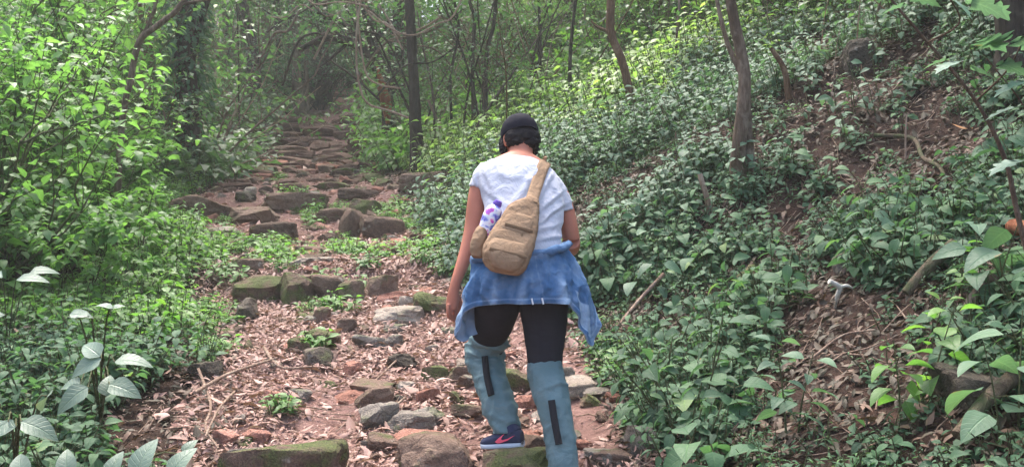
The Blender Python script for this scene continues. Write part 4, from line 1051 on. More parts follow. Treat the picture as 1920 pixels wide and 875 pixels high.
P = side_pts(34, 6.2, 11.5, 2.6, 7.5, 1, r, .4, lambda px, y: px > 1400)
copies('dry_stem', [bare_stem(930 + k, 1.5, .7).mesh('dry_stem', [M[m]]) for k, m in enumerate(['bark_brown', 'dead_wood', 'bark'])], P, 'dry leafless twiggy stem standing on the upper right bank', 'dry plant', 'dry twiggy stems on the upper right bank', .45, .9, 23, .25)
def arch(pts, Y, w, k): liana(pts, Y, w, 'thin bare vine arching through the tangle above the upper path', ['dead_wood', 'bark', 'bark_dark'][k % 3], 'arching_vine'); COL.objects[-1]['group'] = 'arching vines above the upper path'
q = np.random.default_rng(77)
for k in range(16):
    x0 = q.uniform(560, 900); y0 = q.uniform(-40, 90); w = q.uniform(60, 190) * (1 if k % 2 else -1); sgd = q.uniform(-50, 60)
    arch([(x0, y0), (x0 + w * .3, y0 - sgd * .6 + 10), (x0 + w * .65, y0 - sgd * .4 + 25), (x0 + w, y0 + q.uniform(0, 110))], q.uniform(12.2, 16), q.uniform(1.2, 2.6), k)
for x, y in side_pts(12, 11, 18, 6, 13, 1, r, 1.6): copy_tree_at([0, 2, 3][r.integers(0, 3)], x, y, r.uniform(.55, .8), r.uniform(0, TAU), 'young leafy tree at the top of the right bank', 'young trees along the top of the right bank')

def shrub_set(name, seeds, args, mats): return [shrub(s, *args).mesh(name, mats) for s in seeds]
S_left = [shrub(800 + k, h, st, L, nl, 4, 2, L_MID, .5, .5, .3).mesh('bright_shrub', BM) for k, (h, st, L, nl) in enumerate([(1.9, 7, .095, 8), (2.2, 7, .135, 7), (1.4, 7, .080, 9), (2.5, 7, .115, 8)])]
P = side_pts(34, 6.8, 13, 1.3, 7, -1, r, .6, lambda px, y: px < 250 - 1.15 * F / y)
copies('bright_shrub', S_left, P, 'bright green large-leaved shrub at the left of the path', 'shrub', 'bright shrubs on the left', .85, 1.2, 12, .1)
S_low = [shrub(810 + k, h, 7, L, 8, 4, 2, L_MID, .6, .45, .25, .5).mesh('low_shrub', BM) for k, (h, L) in enumerate([(.8, .085), (1.0, .095), (.65, .08)])]
P = side_pts(34, 6.4, 12.5, .7, 5.5, -1, r, .5, lambda px, y: px < 345 - .55 * F / y)
copies('low_shrub', S_low, P, 'low green shrub in front of the taller bright shrubs', 'shrub', 'low shrubs on the left verge', .75, 1.15, 17, .1)
S_mid = [shrub(820 + k, h, st, L, nl, 4, 2, L_LO, .55, .45, .25).mesh('woodland_shrub', [M['wood_leaf'], M['stem_brown']]) for k, (h, st, L, nl) in enumerate([(1.5, 6, .10, 7), (1.9, 6, .11, 7), (1.2, 7, .09, 8), (2.3, 6, .12, 7)])]
P = side_pts(66, 12, 30, .3, 9, -1, r, .75, lambda px, y: not (y < 14.2 and 270 < px < 430))
copies('woodland_shrub', S_mid, P, 'dull green shrub under the trees left of the upper path', 'shrub', 'shrubs left of the upper path', .8, 1.3, 13, .1)
P = side_pts(60, 12.5, 30, .4, 6, 1, r, .8)
copies('woodland_shrub', S_mid, P, 'dull green shrub lining the right side of the upper path', 'shrub', 'shrubs right of the upper path', .6, 1.1, 14, .1)
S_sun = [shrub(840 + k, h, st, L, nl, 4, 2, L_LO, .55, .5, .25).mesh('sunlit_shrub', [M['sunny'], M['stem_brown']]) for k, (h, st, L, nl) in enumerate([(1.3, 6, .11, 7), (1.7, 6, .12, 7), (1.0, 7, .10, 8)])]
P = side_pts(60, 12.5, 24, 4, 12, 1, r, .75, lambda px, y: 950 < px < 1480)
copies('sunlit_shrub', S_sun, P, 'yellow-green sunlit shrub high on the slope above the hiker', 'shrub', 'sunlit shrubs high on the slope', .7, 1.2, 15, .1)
P = side_pts(44, 7.6, 15, 4.6, 10.5, 1, r, .6, lambda px, y: px > 1380)
copies('bank_shrub', [shrub(860 + k, h, st, L, 6, 4, 2, L_LO, .5, .4, .25).mesh('bank_shrub', [M['wood_leaf'], M['stem_brown']]) for k, (h, st, L) in enumerate([(.9, 5, .10), (1.2, 5, .11), (.7, 6, .09)])], P,
       'loose dark green shrub at the top of the right bank', 'shrub', 'shrubs along the top of the right bank', .7, 1.1, 16, .12)

# sapling with lobed leaves leaning in at the top right
Y = 2.9
st = [at(1960, 620, Y), at(1915, 430, Y), at(1885, 300, Y), at(1830, 190, Y), at(1740, 80, Y), at(1672, 0, Y), at(1640, -60, Y)]
st[0] = Vector((st[0].x + .1, Y, float(H(st[0].x + .1, Y)) - .03))
e = empty('lobed_sapling', st[0]); tag(e, 'sapling with lobed light green leaves leaning in at the top right corner', 'sapling')
mb = MB(); tube(mb, [tuple(p - st[0]) for p in st], [.010, .0085, .0075, .006, .005, .004, .003], 7, 0, .5, n=30, rough=.1)
def branch(pts, r0=.004): tube(mb, [tuple(at(*p) - st[0]) for p in pts], [r0, r0 * .5], 5, 0, .5, n=10)
branch([(1830, 190, 2.9), (1890, 130, 2.8), (1925, 60, 2.7)]); branch([(1740, 80, 2.9), (1800, 40, 2.75), (1760, -30, 2.7)]); branch([(1960, 300, 2.8), (1920, 200, 2.75), (1850, 110, 2.7)])
mb.build('stem', [M['stem_brown']], e)
lf = [(1700, -8, 2.7, .10, -1.9, -.2, .2), (1760, -12, 2.7, .14, -2.6, -.5, .2), (1810, 0, 2.7, .13, -2.0, -.35, .3), (1850, 10, 2.75, .09, -1.3, -.2, .1), (1840, 75, 2.75, .11, -1.1, .0, .2), (1800, 115, 2.8, .10, 1.9, -.2, .1), (1870, 118, 2.75, .10, -1.7, -.25, .2),
      (1895, 72, 2.75, .12, 1.6, -.1, -.2), (1900, 75, 2.7, .12, -1.5, -.1, .2), (1930, 150, 2.7, .12, 1.7, -.2, .1), (1820, 130, 2.8, .09, -2.4, -.3, .2), (1920, 200, 2.7, .11, 1.4, -.1, .1), (1915, 300, 2.7, .11, 1.7, -.2, .1), (1700, 10, 2.8, .08, 1.3, -.1, 0), (1905, 260, 2.7, .10, -2.6, -.5, .2), (1780, 112, 2.85, .08, 1.2, -.1, 0)]
lb = MB(); put_leaves(lb, L_LOBED, np.array([tuple(at(l[0], l[1], l[2]) - st[0]) for l in lf]), *[np.array([l[k] for l in lf], float) for k in (4, 5, 6)], np.array([l[3] for l in lf]), np.random.default_rng(3).random(len(lf)))
lb.build('leaves', [M['lobed']], e)

# hanging lianas
liana([(690, -60), (672, 30), (668, 100), (674, 160), (690, 194), (730, 208), (766, 221)], 12.4, 2.0, 'pale hanging liana curving under the dark leaning tree')
liana([(660, -60), (672, 45), (680, 110), (690, 145), (715, 160), (752, 166)], 12.6, 1.8, 'second thin liana hooking right above the far path')
liana([(690, 20), (735, 55), (775, 66), (820, 45), (850, 30), (880, -40)], 12.2, 1.6, 'thin sagging liana between the trunks right of the far path')
liana([(560, -20), (590, 8), (640, 4), (690, 12)], 12.2, 1.6, 'thin bare vine crossing the top above the far steps')
# ------------------------------------------------------------------ fallen wood
def ground_stick(name, pts, w, mat, label, cat='stick', lift=.5, rough=.12, raise_=None, w2=None):
    P = [hit(x, y) for x, y in pts]; s = np.mean([p.y for p in P]) / F; rad = w / 2 * s
    P = [p + Vector((0, 0, rad * lift + (raise_[i] if raise_ else 0))) for i, p in enumerate(P)]
    b = P[0].copy(); mb = MB(); tube(mb, [tuple(p - b) for p in P], [rad, (w2 or w * .7) / 2 * s], 9, 0, .5, n=max(8, 7 * len(P)), rough=rough, seed=int(pts[0][0]))
    o = mb.build(name, [M[mat]]); o.location = b; return tag(o, label, cat)
ground_stick('fallen_stick', [(1245, 562), (1200, 600), (1150, 650)], 8, 'dead_wood', 'straight pale stick lying in the herbs right of the jacket', raise_=[.16, .12, .08])
ground_stick('fallen_log', [(1790, 512), (1745, 545), (1698, 575)], 26, 'bark_moss', 'upper short log lying on the right bank', 'log', raise_=[.12, .1, .05])
ground_stick('fallen_log', [(1866, 572), (1830, 605), (1800, 645)], 24, 'bark', 'middle log sloping down at the right edge', 'log', raise_=[.1, .1, .08])
ground_stick('fallen_log', [(1915, 745), (1850, 815), (1795, 880)], 32, 'bark_moss', 'mossy log in the lower right corner', 'log', raise_=[.08, .1, .1])
ground_stick('fallen_log', [(1900, 484), (1935, 488)], 34, 'red_wood', 'reddish end of a log at the right edge', 'log', raise_=[.12, .12])
ground_stick('root', [(1640, 270), (1710, 275), (1730, 310), (1762, 330), (1775, 365)], 9, 'bark_moss', 'crooked root crossing the bare litter on the right bank', 'root', raise_=[.04] * 5)
ground_stick('fallen_branch', [(365, 782), (420, 742), (470, 712), (520, 690)], 7, 'dead_wood', 'long thin branch lying at the left edge of the path', raise_=[.12, .1, .07, .05])
ground_stick('fallen_branch', [(495, 668), (512, 695), (535, 708), (585, 706)], 6, 'dead_wood', 'forked pale twig in the litter left of the dark block', raise_=[.05] * 4)
ground_stick('fallen_branch', [(372, 720), (395, 790), (385, 835), (410, 875)], 6, 'dead_wood', 'crooked branch at the left end of the long mossy block', raise_=[.08] * 4)
ground_stick('fallen_branch', [(440, 745), (410, 790), (385, 860)], 5, 'dead_wood', 'straight thin branch leaning beside the crooked one', raise_=[.03, .06, .1])
ground_stick('fallen_stick', [(745, 690), (700, 728)], 4, 'dead_wood', 'short pale stick above the pointed grey stone', raise_=[.05, .03])
ground_stick('fallen_stick', [(760, 768), (712, 802)], 5, 'dead_wood', 'pinkish stick lying beside the pointed grey stone', raise_=[.06, .04])
ground_stick('fallen_branch', [(330, 335), (355, 322), (358, 316)], 6, 'dead_wood', 'pale fallen branch above the biggest boulder', raise_=[.1, .12, .2])
ground_stick('fallen_branch', [(1520, 695), (1580, 650), (1640, 640)], 5, 'dead_wood', 'thin branch lying in the lower right litter', raise_=[.05] * 3)
ground_stick('fallen_branch', [(20, 720), (80, 735), (130, 742)], 9, 'bark', 'dark branch lying in the herbs at the left edge', raise_=[.05] * 3)
# leaning sticks and stump
def leaning(name, pts, Y, w, mat, label, cat='stick', w2=None):
    P = [at(x, y, Y) for x, y in pts]; P[-1].z = min(P[-1].z, float(H(P[-1].x, Y))) - .02; b = P[-1].copy()
    mb = MB(); tube(mb, [tuple(p - b) for p in P], [(w2 or w * .7) / 2 * Y / F, w / 2 * Y / F], 8, 0, .5, n=14, rough=.2, seed=4); o = mb.build(name, [M[mat]]); o.location = b; tag(o, label, cat)
leaning('broken_stick', [(803, 188), (822, 232), (840, 285)], depth_at(840, 285), 7, 'dead_wood', 'pale broken stick leaning on the verge right of the dark straight trunk')
leaning('broken_stump', [(1312, 326), (1322, 360), (1336, 402)], depth_at(1336, 402), 13, 'dead_wood', 'splintered brown stump left of the twin-stemmed tree\'s foot', 'stump', 9)
leaning('dead_sapling', [(1700, 215), (1698, 260), (1698, 312)], depth_at(1698, 312), 4, 'dead_wood', 'thin bare stem standing in the bare litter of the right bank', 'stem')
leaning('broken_stump', [(1445, 90), (1470, 130), (1480, 185)], depth_at(1480, 185), 14, 'bark_brown', 'reddish leaning stump below the top right shrubs', 'stump', 8)
g = hit(1568, 575); mb = MB(); s = g.y / F
k = lambda x, y, d=0: tuple(at(x, y, g.y - d) - g)
tube(mb, [k(1565, 580, -.02), k(1570, 555, .02), k(1574, 538, .04), k(1555, 527, .06)], [.006, .012, .016, .013], 8, 0, .5, n=18, rough=.25)
tube(mb, [k(1574, 538, .04), k(1588, 535, .05), k(1598, 540, .04)], [.012, .005], 7, 0, .5, n=8, rough=.25)
o = mb.build('bleached_root', [M['bleached']]); o.location = g; tag(o, 'white bleached forked root lying on the right bank', 'root')
mb = MB(); g = hit(1815, 252); put_leaves(mb, L_DRY2, np.array([[0, 0, .03], [.03, .02, .035]]), np.array([1.2, -1.3]), np.array([.15, .1]), np.array([.2, -.3]), np.array([.10, .11]), np.array([.5, .8]))
o = mb.build('fallen_leaf', [M['orange_leaf']]); o.location = g; tag(o, 'large orange fallen leaf on the bare litter of the right bank', 'leaf')
# ------------------------------------------------------------------ the hiker
def fabric(name, col, col2, scale=60, rough=.85, wear_light=None, bscale=220, sheen=0.0, wrinkle=0.0):
    m, nt, b, out = new_mat(name)
    n1 = noise(nt, 6, 4, .6); n2 = noise(nt, scale, 4, .6); n3 = noise(nt, bscale, 2, .5)
    c = mixc(nt, math_(nt, 'ADD', math_(nt, 'MULTIPLY', n1, .6), math_(nt, 'MULTIPLY', n2, .4)), col, col2)
    if wear_light:
        a = N(nt, 'ShaderNodeAttribute', attribute_name='tint')
        f = math_(nt, 'MULTIPLY', a.outputs['Fac'], math_(nt, 'ADD', .35, math_(nt, 'MULTIPLY', n2, .9)))
        c = mixc(nt, f, c, wear_light)
    nt.links.new(c, b.inputs['Base Color']); b.inputs['Roughness'].default_value = rough
    b.inputs['Specular IOR Level'].default_value = .2 if col[0] > .015 else .08
    if sheen: b.inputs['Sheen Weight'].default_value = sheen
    if wrinkle: n3 = math_(nt, 'ADD', n3, math_(nt, 'MULTIPLY', noise(nt, wrinkle, 3, .6, dist=1.2), 9.0))
    bump(nt, b, math_(nt, 'ADD', n3, math_(nt, 'MULTIPLY', n2, .6)), .35, .003)
    return m
M['skin'] = fabric('brown_skin', (.40, .145, .088), (.50, .20, .135), 25, .5)
M['shirt'] = fabric('white_grey_cotton', (.40, .42, .49), (.52, .53, .59), 30, sheen=.1, wrinkle=16)
M['leggings'] = fabric('black_leggings', (.013, .013, .017), (.030, .030, .040), 90)
M['gaiter'] = fabric('teal_nylon', (.072, .130, .142), (.120, .190, .205), 14, .6, (.20, .28, .30), wrinkle=15)
M['strap_black'] = fabric('black_webbing', (.012, .012, .013), (.03, .03, .034), 90)
M['denim'] = fabric('blue_denim', (.030, .090, .20), (.070, .155, .30), 70, .85, (.34, .45, .58), wrinkle=14)
M['denim_in'] = fabric('pale_denim_inside', (.20, .33, .52), (.30, .44, .62), 70)
M['cap'] = fabric('navy_cap', (.007, .007, .012), (.016, .016, .026), 70)
M['hair'] = fabric('black_hair', (.008, .007, .008), (.026, .022, .024), 130, .55, None, 160)
M['canvas'] = fabric('tan_canvas', (.20, .125, .072), (.28, .18, .11), 60, .85, (.36, .25, .16), wrinkle=22)
M['canvas_dark'] = fabric('brown_webbing', (.13, .08, .045), (.19, .12, .07), 60)
M['shoe'] = fabric('navy_mesh', (.020, .024, .055), (.050, .055, .10), 160)
M['sole'] = fabric('pale_rubber', (.38, .42, .50), (.52, .56, .62), 60, .6)
M['pink'] = fabric('pink_mark', (.85, .10, .16), (.9, .14, .2), 60, .5)
M['white_stitch'] = fabric('white_thread', (.7, .74, .8), (.8, .84, .88), 60)

class Ring:
    def __init__(s, l, r, Y, t, e=2.0): s.l = at(l[0], l[1], Y); s.r = at(r[0], r[1], Y); s.t = t; s.e = e
def loft(rings, n=30, seg=28, cap=True, disp=None, mb=None, mi=0, tint=.0, tw=0.0):
    """a limb or garment through silhouette rings: each has its left and right edge and its half thickness"""
    c = np.array([tuple((k.l + k.r) / 2) for k in rings]); a = np.array([tuple((k.r - k.l) / 2) for k in rings]); t = np.array([[k.t, k.e, 0] for k in rings])
    C = catmull(c, n); A = catmull(a, n); T = catmull(t, n)
    tan = np.gradient(C, axis=0); tan /= np.linalg.norm(tan, axis=1)[:, None]
    la = np.linalg.norm(A, axis=1)[:, None]; ah = A / la
    B = np.cross(tan, ah); B /= np.linalg.norm(B, axis=1)[:, None] + 1e-9
    B = np.where(B[:, 1:2] > 0, -B, B)                      # towards the viewer first
    th = np.linspace(0, TAU, seg, endpoint=False)
    ca, sa = np.cos(th), np.sin(th)
    e = T[:, 1:2]
    X = np.sign(ca) * np.abs(ca) ** (2 / e); Z = np.sign(sa) * np.abs(sa) ** (2 / e)
    V = C[:, None] + A[:, None] * X[..., None] + B[:, None] * (T[:, 0:1] * Z)[..., None]
    if disp is not None:
        nr = V - C[:, None]; nr = nr / np.linalg.norm(nr, axis=2)[..., None]
        V = V + nr * disp(V, np.linspace(0, 1, n)[:, None] * np.ones((1, seg)), th[None] * np.ones((n, 1)))[..., None]
    mb = mb or MB(); flip = np.linalg.det(np.stack([ah[0], B[0], tan[0]])) < 0
    f = grid_faces(n, seg); f = f[:, ::-1] if flip else f
    mb.add(V.reshape(-1, 3), f, mi, tint)
    if cap:
        for k in (0, n - 1):
            v = np.vstack([V[k], C[k][None]]); ff = np.array([[j, (j + 1) % seg, seg] for j in range(seg)])
            if (k == 0) != flip: ff = ff[:, ::-1]
            mb.add(v, ff, mi, tint)
    return mb
def ball(mb, c, r, rot=None, seg=20, mi=0, noise_=0, seed=0, tint=0):
    u = np.linspace(0, math.pi, seg // 2 + 1)[:, None]; w = np.linspace(0, TAU, seg, endpoint=False)[None]
    v = np.stack([np.sin(u) * np.cos(w), np.sin(u) * np.sin(w), np.cos(u) + 0 * w], -1) * np.array(r)
    if rot is not None: v = v @ np.array(rot.to_3x3()).T
    if noise_: v = v * (1 + noise_ * fbm(v * 55, seed, 3))[..., None]
    v = v + np.array(c); f = grid_faces(seg // 2 + 1, seg)[:, ::-1]
    mb.add(v.reshape(-1, 3), f, mi, tint)
def remesh(mb, voxel, smooth=4, factor=.5):
    """fuses overlapping closed shapes into one continuous skin"""
    me = mb.mesh('raw', []); o = bpy.data.objects.new('raw', me); COL.objects.link(o)
    bm = bmesh.new(); bm.from_mesh(me); bmesh.ops.remove_doubles(bm, verts=bm.verts, dist=1e-5); bmesh.ops.recalc_face_normals(bm, faces=bm.faces); bm.to_mesh(me); bm.free()
    m = o.modifiers.new('r', 'REMESH'); m.mode = 'VOXEL'; m.voxel_size = voxel
    s = o.modifiers.new('s', 'SMOOTH'); s.factor = factor; s.iterations = smooth
    dg = bpy.context.evaluated_depsgraph_get(); ev = o.evaluated_get(dg); em = ev.to_mesh()
    v = np.empty(len(em.vertices) * 3); em.vertices.foreach_get('co', v); v = v.reshape(-1, 3)
    nr = np.empty(len(em.vertices) * 3); em.vertices.foreach_get('normal', nr); nr = nr.reshape(-1, 3)
    q = [tuple(p.vertices) for p in em.polygons]; q4 = np.array([p for p in q if len(p) == 4]); q3 = np.array([p for p in q if len(p) == 3])
    ev.to_mesh_clear(); bpy.data.objects.remove(o, do_unlink=True); bpy.data.meshes.remove(me)
    return v, nr, q4, q3
def from_remesh(v, q4, q3, tint=0.0):
    mb = MB(); mb.v.append(v); mb.u.append(np.full((len(v), 2), .5)); mb.t.append(np.broadcast_to(tint, (len(v),)).copy()); mb.n = len(v)
    for f in (q4, q3):
        if len(f): mb.f.append(f); mb.m.append(np.zeros(len(f), int))
    return mb
ROOT = Vector((at(978, 540, 3.97).x, 3.9, -1.12))
def rooted(mb): m2 = MB(); m2.merge(mb, Matrix.Translation(-ROOT)); return m2
def part(name, mb, mats, parent, smooth=True): return rooted(mb).build(name, mats, parent, smooth)

HR = Matrix.Rotation(R(16), 4, 'Z') @ Matrix.Rotation(R(-24), 4, 'X')      # head: turned a little left, tipped forward
HC = np.array(tuple(at(975, 262, 4.30)))
def hp(x, y, z): return HC + np.array(tuple(HR @ Vector((x, y, z))))
body = MB()
# trunk
loft([Ring((953, 284), (999, 285), 4.27, .056), Ring((949, 296), (1001, 298), 4.23, .06), Ring((920, 306), (1025, 312), 4.2, .075), Ring((904, 322), (1042, 336), 4.17, .095), Ring((910, 365), (1048, 385), 4.11, .11),
      Ring((914, 420), (1044, 432), 4.04, .105), Ring((906, 470), (1048, 478), 3.99, .11), Ring((900, 520), (1056, 524), 3.97, .12), Ring((905, 556), (1052, 558), 3.97, .10)], 40, 32, mb=body)
# legs
loft([Ring((894, 530), (977, 545), 3.98, .10), Ring((898, 575), (973, 578), 4.02, .09), Ring((894, 610), (958, 612), 4.10, .078), Ring((886, 645), (940, 645), 4.20, .065), Ring((886, 670), (940, 668), 4.22, .06), Ring((896, 715), (944, 718), 4.14, .055),
      Ring((913, 765), (960, 766), 4.06, .045), Ring((930, 800), (966, 800), 4.02, .036), Ring((936, 822), (970, 822), 4.02, .036)], 40, 24, mb=body)
loft([Ring((974, 540), (1062, 535), 3.97, .10), Ring((980, 590), (1061, 586), 3.96, .09), Ring((988, 640), (1056, 638), 3.95, .08), Ring((995, 690), (1050, 686), 3.94, .065), Ring((1000, 735), (1058, 732), 3.88, .06), Ring((1016, 790), (1068, 788), 3.82, .055),
      Ring((1032, 860), (1072, 858), 3.75, .042), Ring((1042, 905), (1074, 904), 3.72, .036), Ring((1044, 930), (1074, 930), 3.72, .036)], 40, 24, mb=body)
tube(body, [tuple(at(955, 822, 4.02)), tuple(at(935, 832, 4.06)), tuple(at(915, 834, 4.11))], [.036, .032, .026], 12, n=10)
tube(body, [tuple(at(1058, 930, 3.72)), tuple(at(1066, 940, 3.80)), tuple(at(1070, 936, 3.88))], [.036, .032, .026], 12, n=10)
# left arm hanging, right arm bent forward
loft([Ring((898, 312), (926, 340), 4.18, .05), Ring((885, 338), (914, 350), 4.17, .048), Ring((878, 365), (911, 368), 4.16, .046), Ring((874, 395), (911, 397), 4.15, .046), Ring((871, 422), (904, 425), 4.14, .042), Ring((866, 450), (894, 455), 4.12, .040), Ring((857, 485), (882, 491), 4.09, .036),
      Ring((847, 520), (867, 525), 4.06, .028), Ring((842, 540), (861, 543), 4.05, .024), Ring((838, 556), (861, 557), 4.05, .024), Ring((836, 572), (859, 573), 4.05, .022), Ring((838, 580), (857, 580), 4.05, .016)], 60, 22, mb=body)
for k, (x0, x1, x2, dy, ln) in enumerate([(840, 840, 845, -.026, 597), (845, 845, 850, -.010, 603), (850, 851, 854, .008, 605), (855, 857, 856, .024, 600)]):
    tube(body, [tuple(at(x0, 570, 4.05 + dy * .9)), tuple(at(x1, 584, 4.05 + dy * 1.25)), tuple(at(x1 + 1, 594, 4.065 + dy * 1.3)), tuple(at(x2 + 1, ln, 4.085 + dy * 1.25))], [.0092, .0086, .0078, .0062], 10, n=14)
tube(body, [tuple(at(857, 553, 4.06)), tuple(at(864, 568, 4.075)), tuple(at(864, 580, 4.085)), tuple(at(861, 590, 4.09))], [.012, .0105, .0092, .007], 10, n=14)
loft([Ring((1020, 338), (1048, 334), 4.17, .05), Ring((1036, 366), (1066, 360), 4.17, .048), Ring((1048, 398), (1077, 393), 4.165, .047), Ring((1051, 428), (1084, 426), 4.16, .045), Ring((1055, 450), (1087, 448), 4.165, .043)], 30, 22, mb=body)
tube(body, [tuple(at(1071, 452, 4.165)), tuple(at(1070, 464, 4.22)), tuple(at(1060, 470, 4.30)), tuple(at(1046, 474, 4.38)), tuple(at(1040, 476, 4.42))], [.043, .042, .036, .028, .026], 16, n=20)
tube(body, [tuple(at(1041, 476, 4.41)), tuple(at(1034, 479, 4.46)), tuple(at(1026, 482, 4.50))], [.026, .032, .026], 14, n=10)
for k in range(4):
    o_ = (k - 1.5) * .019
    p0 = at(1028, 481, 4.49) + Vector((o_ * .5, 0, -o_ * .8)); tube(body, [tuple(p0), tuple(p0 + Vector((-.02, .035, -.004))), tuple(p0 + Vector((-.045, .045, -.012))), tuple(p0 + Vector((-.058, .038, -.022)))], [.0092, .0085, .0078, .006], 10, n=12)
p0 = at(1036, 472, 4.45); tube(body, [tuple(p0), tuple(p0 + Vector((-.025, .02, .022))), tuple(p0 + Vector((-.05, .04, .02)))], [.011, .0095, .007], 10, n=10)
# head with its face turned away
ball(body, hp(0, 0, .02), (.074, .094, .098), HR, 28); ball(body, hp(0, .028, -.045), (.058, .068, .070), HR, 24)
tube(body, [tuple(hp(0, -.03, -.02)), tuple(at(976, 290, 4.25)), tuple(at(976, 306, 4.21))], [.056, .054, .058], 18, n=10)
ball(body, hp(0, .098, -.028), (.013, .018, .014), HR, 14); tube(body, [tuple(hp(0, .088, .012)), tuple(hp(0, .100, -.022))], [.007, .011], 10)
for sx in (-1, 1):
    ball(body, hp(sx * .034, .078, .014), (.015, .012, .010), HR, 12); ball(body, hp(sx * .034, .082, .030), (.024, .010, .007), HR, 12)
    ball(body, hp(sx * .076, -.008, -.012), (.010, .020, .033), HR, 14); ball(body, hp(sx * .080, -.016, -.004), (.009, .009, .024), HR, 12); ball(body, hp(sx * .036, .062, -.030), (.024, .022, .022), HR, 12)
ball(body, hp(0, .083, -.062), (.024, .010, .006), HR, 12); ball(body, hp(0, .082, -.072), (.021, .010, .007), HR, 12); ball(body, hp(0, .070, -.100), (.024, .020, .018), HR, 12)
v, nr, q4, q3 = remesh(body, .0042, 3, .5)
person = empty('person', ROOT)
tag(person, 'hiker seen from behind in white t-shirt with denim jacket tied at the waist', 'person')
part('body', from_remesh(v, q4, q3), [M['skin']], person)
# t-shirt
sh = MB()
loft([Ring((947, 304), (1002, 306), 4.222, .056), Ring((936, 306), (1011, 309), 4.22, .066), Ring((917, 310), (1027, 316), 4.21, .084), Ring((901, 316), (1041, 328), 4.192, .100), Ring((893, 330), (1051, 348), 4.16, .116), Ring((898, 352), (1056, 374), 4.12, .124),
      Ring((907, 386), (1058, 404), 4.07, .124), Ring((907, 420), (1054, 432), 4.03, .120), Ring((899, 455), (1054, 462), 3.99, .122), Ring((892, 490), (1060, 495), 3.97, .128), Ring((890, 516), (1062, 520), 3.97, .13)], 50, 40, mb=sh)
loft([Ring((903, 304), (932, 334), 4.18, .062), Ring((890, 318), (922, 344), 4.175, .062), Ring((882, 336), (916, 352), 4.17, .060), Ring((878, 350), (914, 360), 4.165, .058)], 24, 26, mb=sh)
loft([Ring((1014, 345), (1044, 325), 4.17, .062), Ring((1026, 362), (1058, 347), 4.17, .062), Ring((1038, 382), (1069, 369), 4.165, .060), Ring((1045, 402), (1077, 393), 4.16, .057)], 24, 26, mb=sh)
v, nr, q4, q3 = remesh(sh, .006, 5, .5)
pxy = np.stack(pix(v[:, 0], v[:, 1], v[:, 2]), -1)
# creases: diagonal pulls from the strap and under the arms, loose folds at the waist
dg = (pxy[:, 0] * .75 + pxy[:, 1] * .9)
w1 = np.exp(-(((pxy[:, 0] - 1035) / 45) ** 2 + ((pxy[:, 1] - 420) / 60) ** 2)); w2 = np.exp(-(((pxy[:, 1] - 455) / 28) ** 2)); w3 = np.exp(-(((pxy[:, 0] - 925) / 30) ** 2 + ((pxy[:, 1] - 370) / 45) ** 2))
def folds(px0, py0, ang, ln, wd, amp):
    x_, y_ = pxy[:, 0] - px0, pxy[:, 1] - py0; a_ = x_ * math.cos(ang) + y_ * math.sin(ang); b_ = -x_ * math.sin(ang) + y_ * math.cos(ang)
    b_ = b_ + 6 * fbm(v * 8, int(px0), 2)
    return amp * np.exp(-(a_ / ln) ** 2) * (np.exp(-(b_ / wd) ** 2) - .6 * np.exp(-((b_ - wd * 1.7) / wd) ** 2))
dd = .008 * fbm(v * np.array([11, 11, 7]), 12, 3) + .0015 * fbm(v * 40, 13, 2)
for F_ in [(1030, 380, -.75, 34, 4, .006), (1034, 402, -.55, 36, 4, .007), (1026, 425, -.35, 34, 5, .006), (1036, 445, -.15, 26, 4, .006), (922, 345, 1.05, 30, 5, .005), (928, 368, .7, 34, 5, .005), (960, 330, .2, 34, 7, .004), (985, 350, -.9, 40, 6, .005), (930, 312, .9, 24, 5, .004), (1045, 362, 1.1, 24, 4, .005), (893, 340, 1.3, 16, 3, .004), (1020, 350, -1.0, 40, 5, .005)]: dd = dd + folds(*F_)
part('t_shirt', from_remesh(v + nr * dd[:, None], q4, q3), [M['shirt']], person)
# leggings
lg = MB()
loft([Ring((896, 480), (1060, 484), 3.97, .125), Ring((890, 520), (1064, 522), 3.97, .135), Ring((892, 550), (1064, 550), 3.97, .128), Ring((905, 566), (1052, 568), 3.97, .10)], 24, 36, mb=lg)
loft([Ring((888, 530), (978, 540), 3.97, .112), Ring((889, 566), (976, 570), 4.00, .102), Ring((889, 600), (966, 602), 4.07, .090), Ring((884, 632), (949, 636), 4.17, .075), Ring((882, 660), (944, 660), 4.21, .066)], 30, 26, mb=lg)
loft([Ring((973, 535), (1066, 530), 3.97, .112), Ring((975, 580), (1066, 576), 3.96, .100), Ring((981, 622), (1062, 618), 3.955, .090), Ring((987, 660), (1057, 657), 3.945, .08), Ring((991, 700), (1054, 696), 3.93, .07)], 30, 26, mb=lg)
v, nr, q4, q3 = remesh(lg, .006, 4, .5)
part('leggings', from_remesh(v + nr * (.003 * fbm(v * np.array([14, 14, 30]), 5, 2))[:, None], q4, q3), [M['leggings']], person)
# lower trouser legs of teal nylon
def crumple(k, amp, top, freq=95):
    def f(V, vv, th):
        bunch = np.exp(-(vv / top) ** 2) + .5 * np.exp(-((1 - vv) / .12) ** 2) + .22
        q = V * np.array([26, 26, 52]) + 10 * k
        ph = V[..., 2] * freq + 2.2 * np.sin(th + k) + 3 * fbm(V * 12, 40 + k, 2)
        rid = 1 - np.abs(np.sin(.5 * (V[..., 2] * 62 + 1.5 * np.cos(th * 1 + .6 + k) * 2 + 4 * fbm(V * 7, 81 + k, 2)))); rid = rid ** 3 * (.5 + .5 * np.sin(th * 2 + V[..., 2] * 14 + k))
        return np.maximum(-.0015, .016 * rid * (.45 + np.exp(-(vv / .45) ** 2)) + amp * .6 * (bunch * np.sin(ph) * .8 + .8 * fbm(q, 50 + k, 3) + 1.1 * (1 - np.abs(fbm(V * np.array([17, 17, 9]), 70 + k, 2)) * 2.4)))
    return f
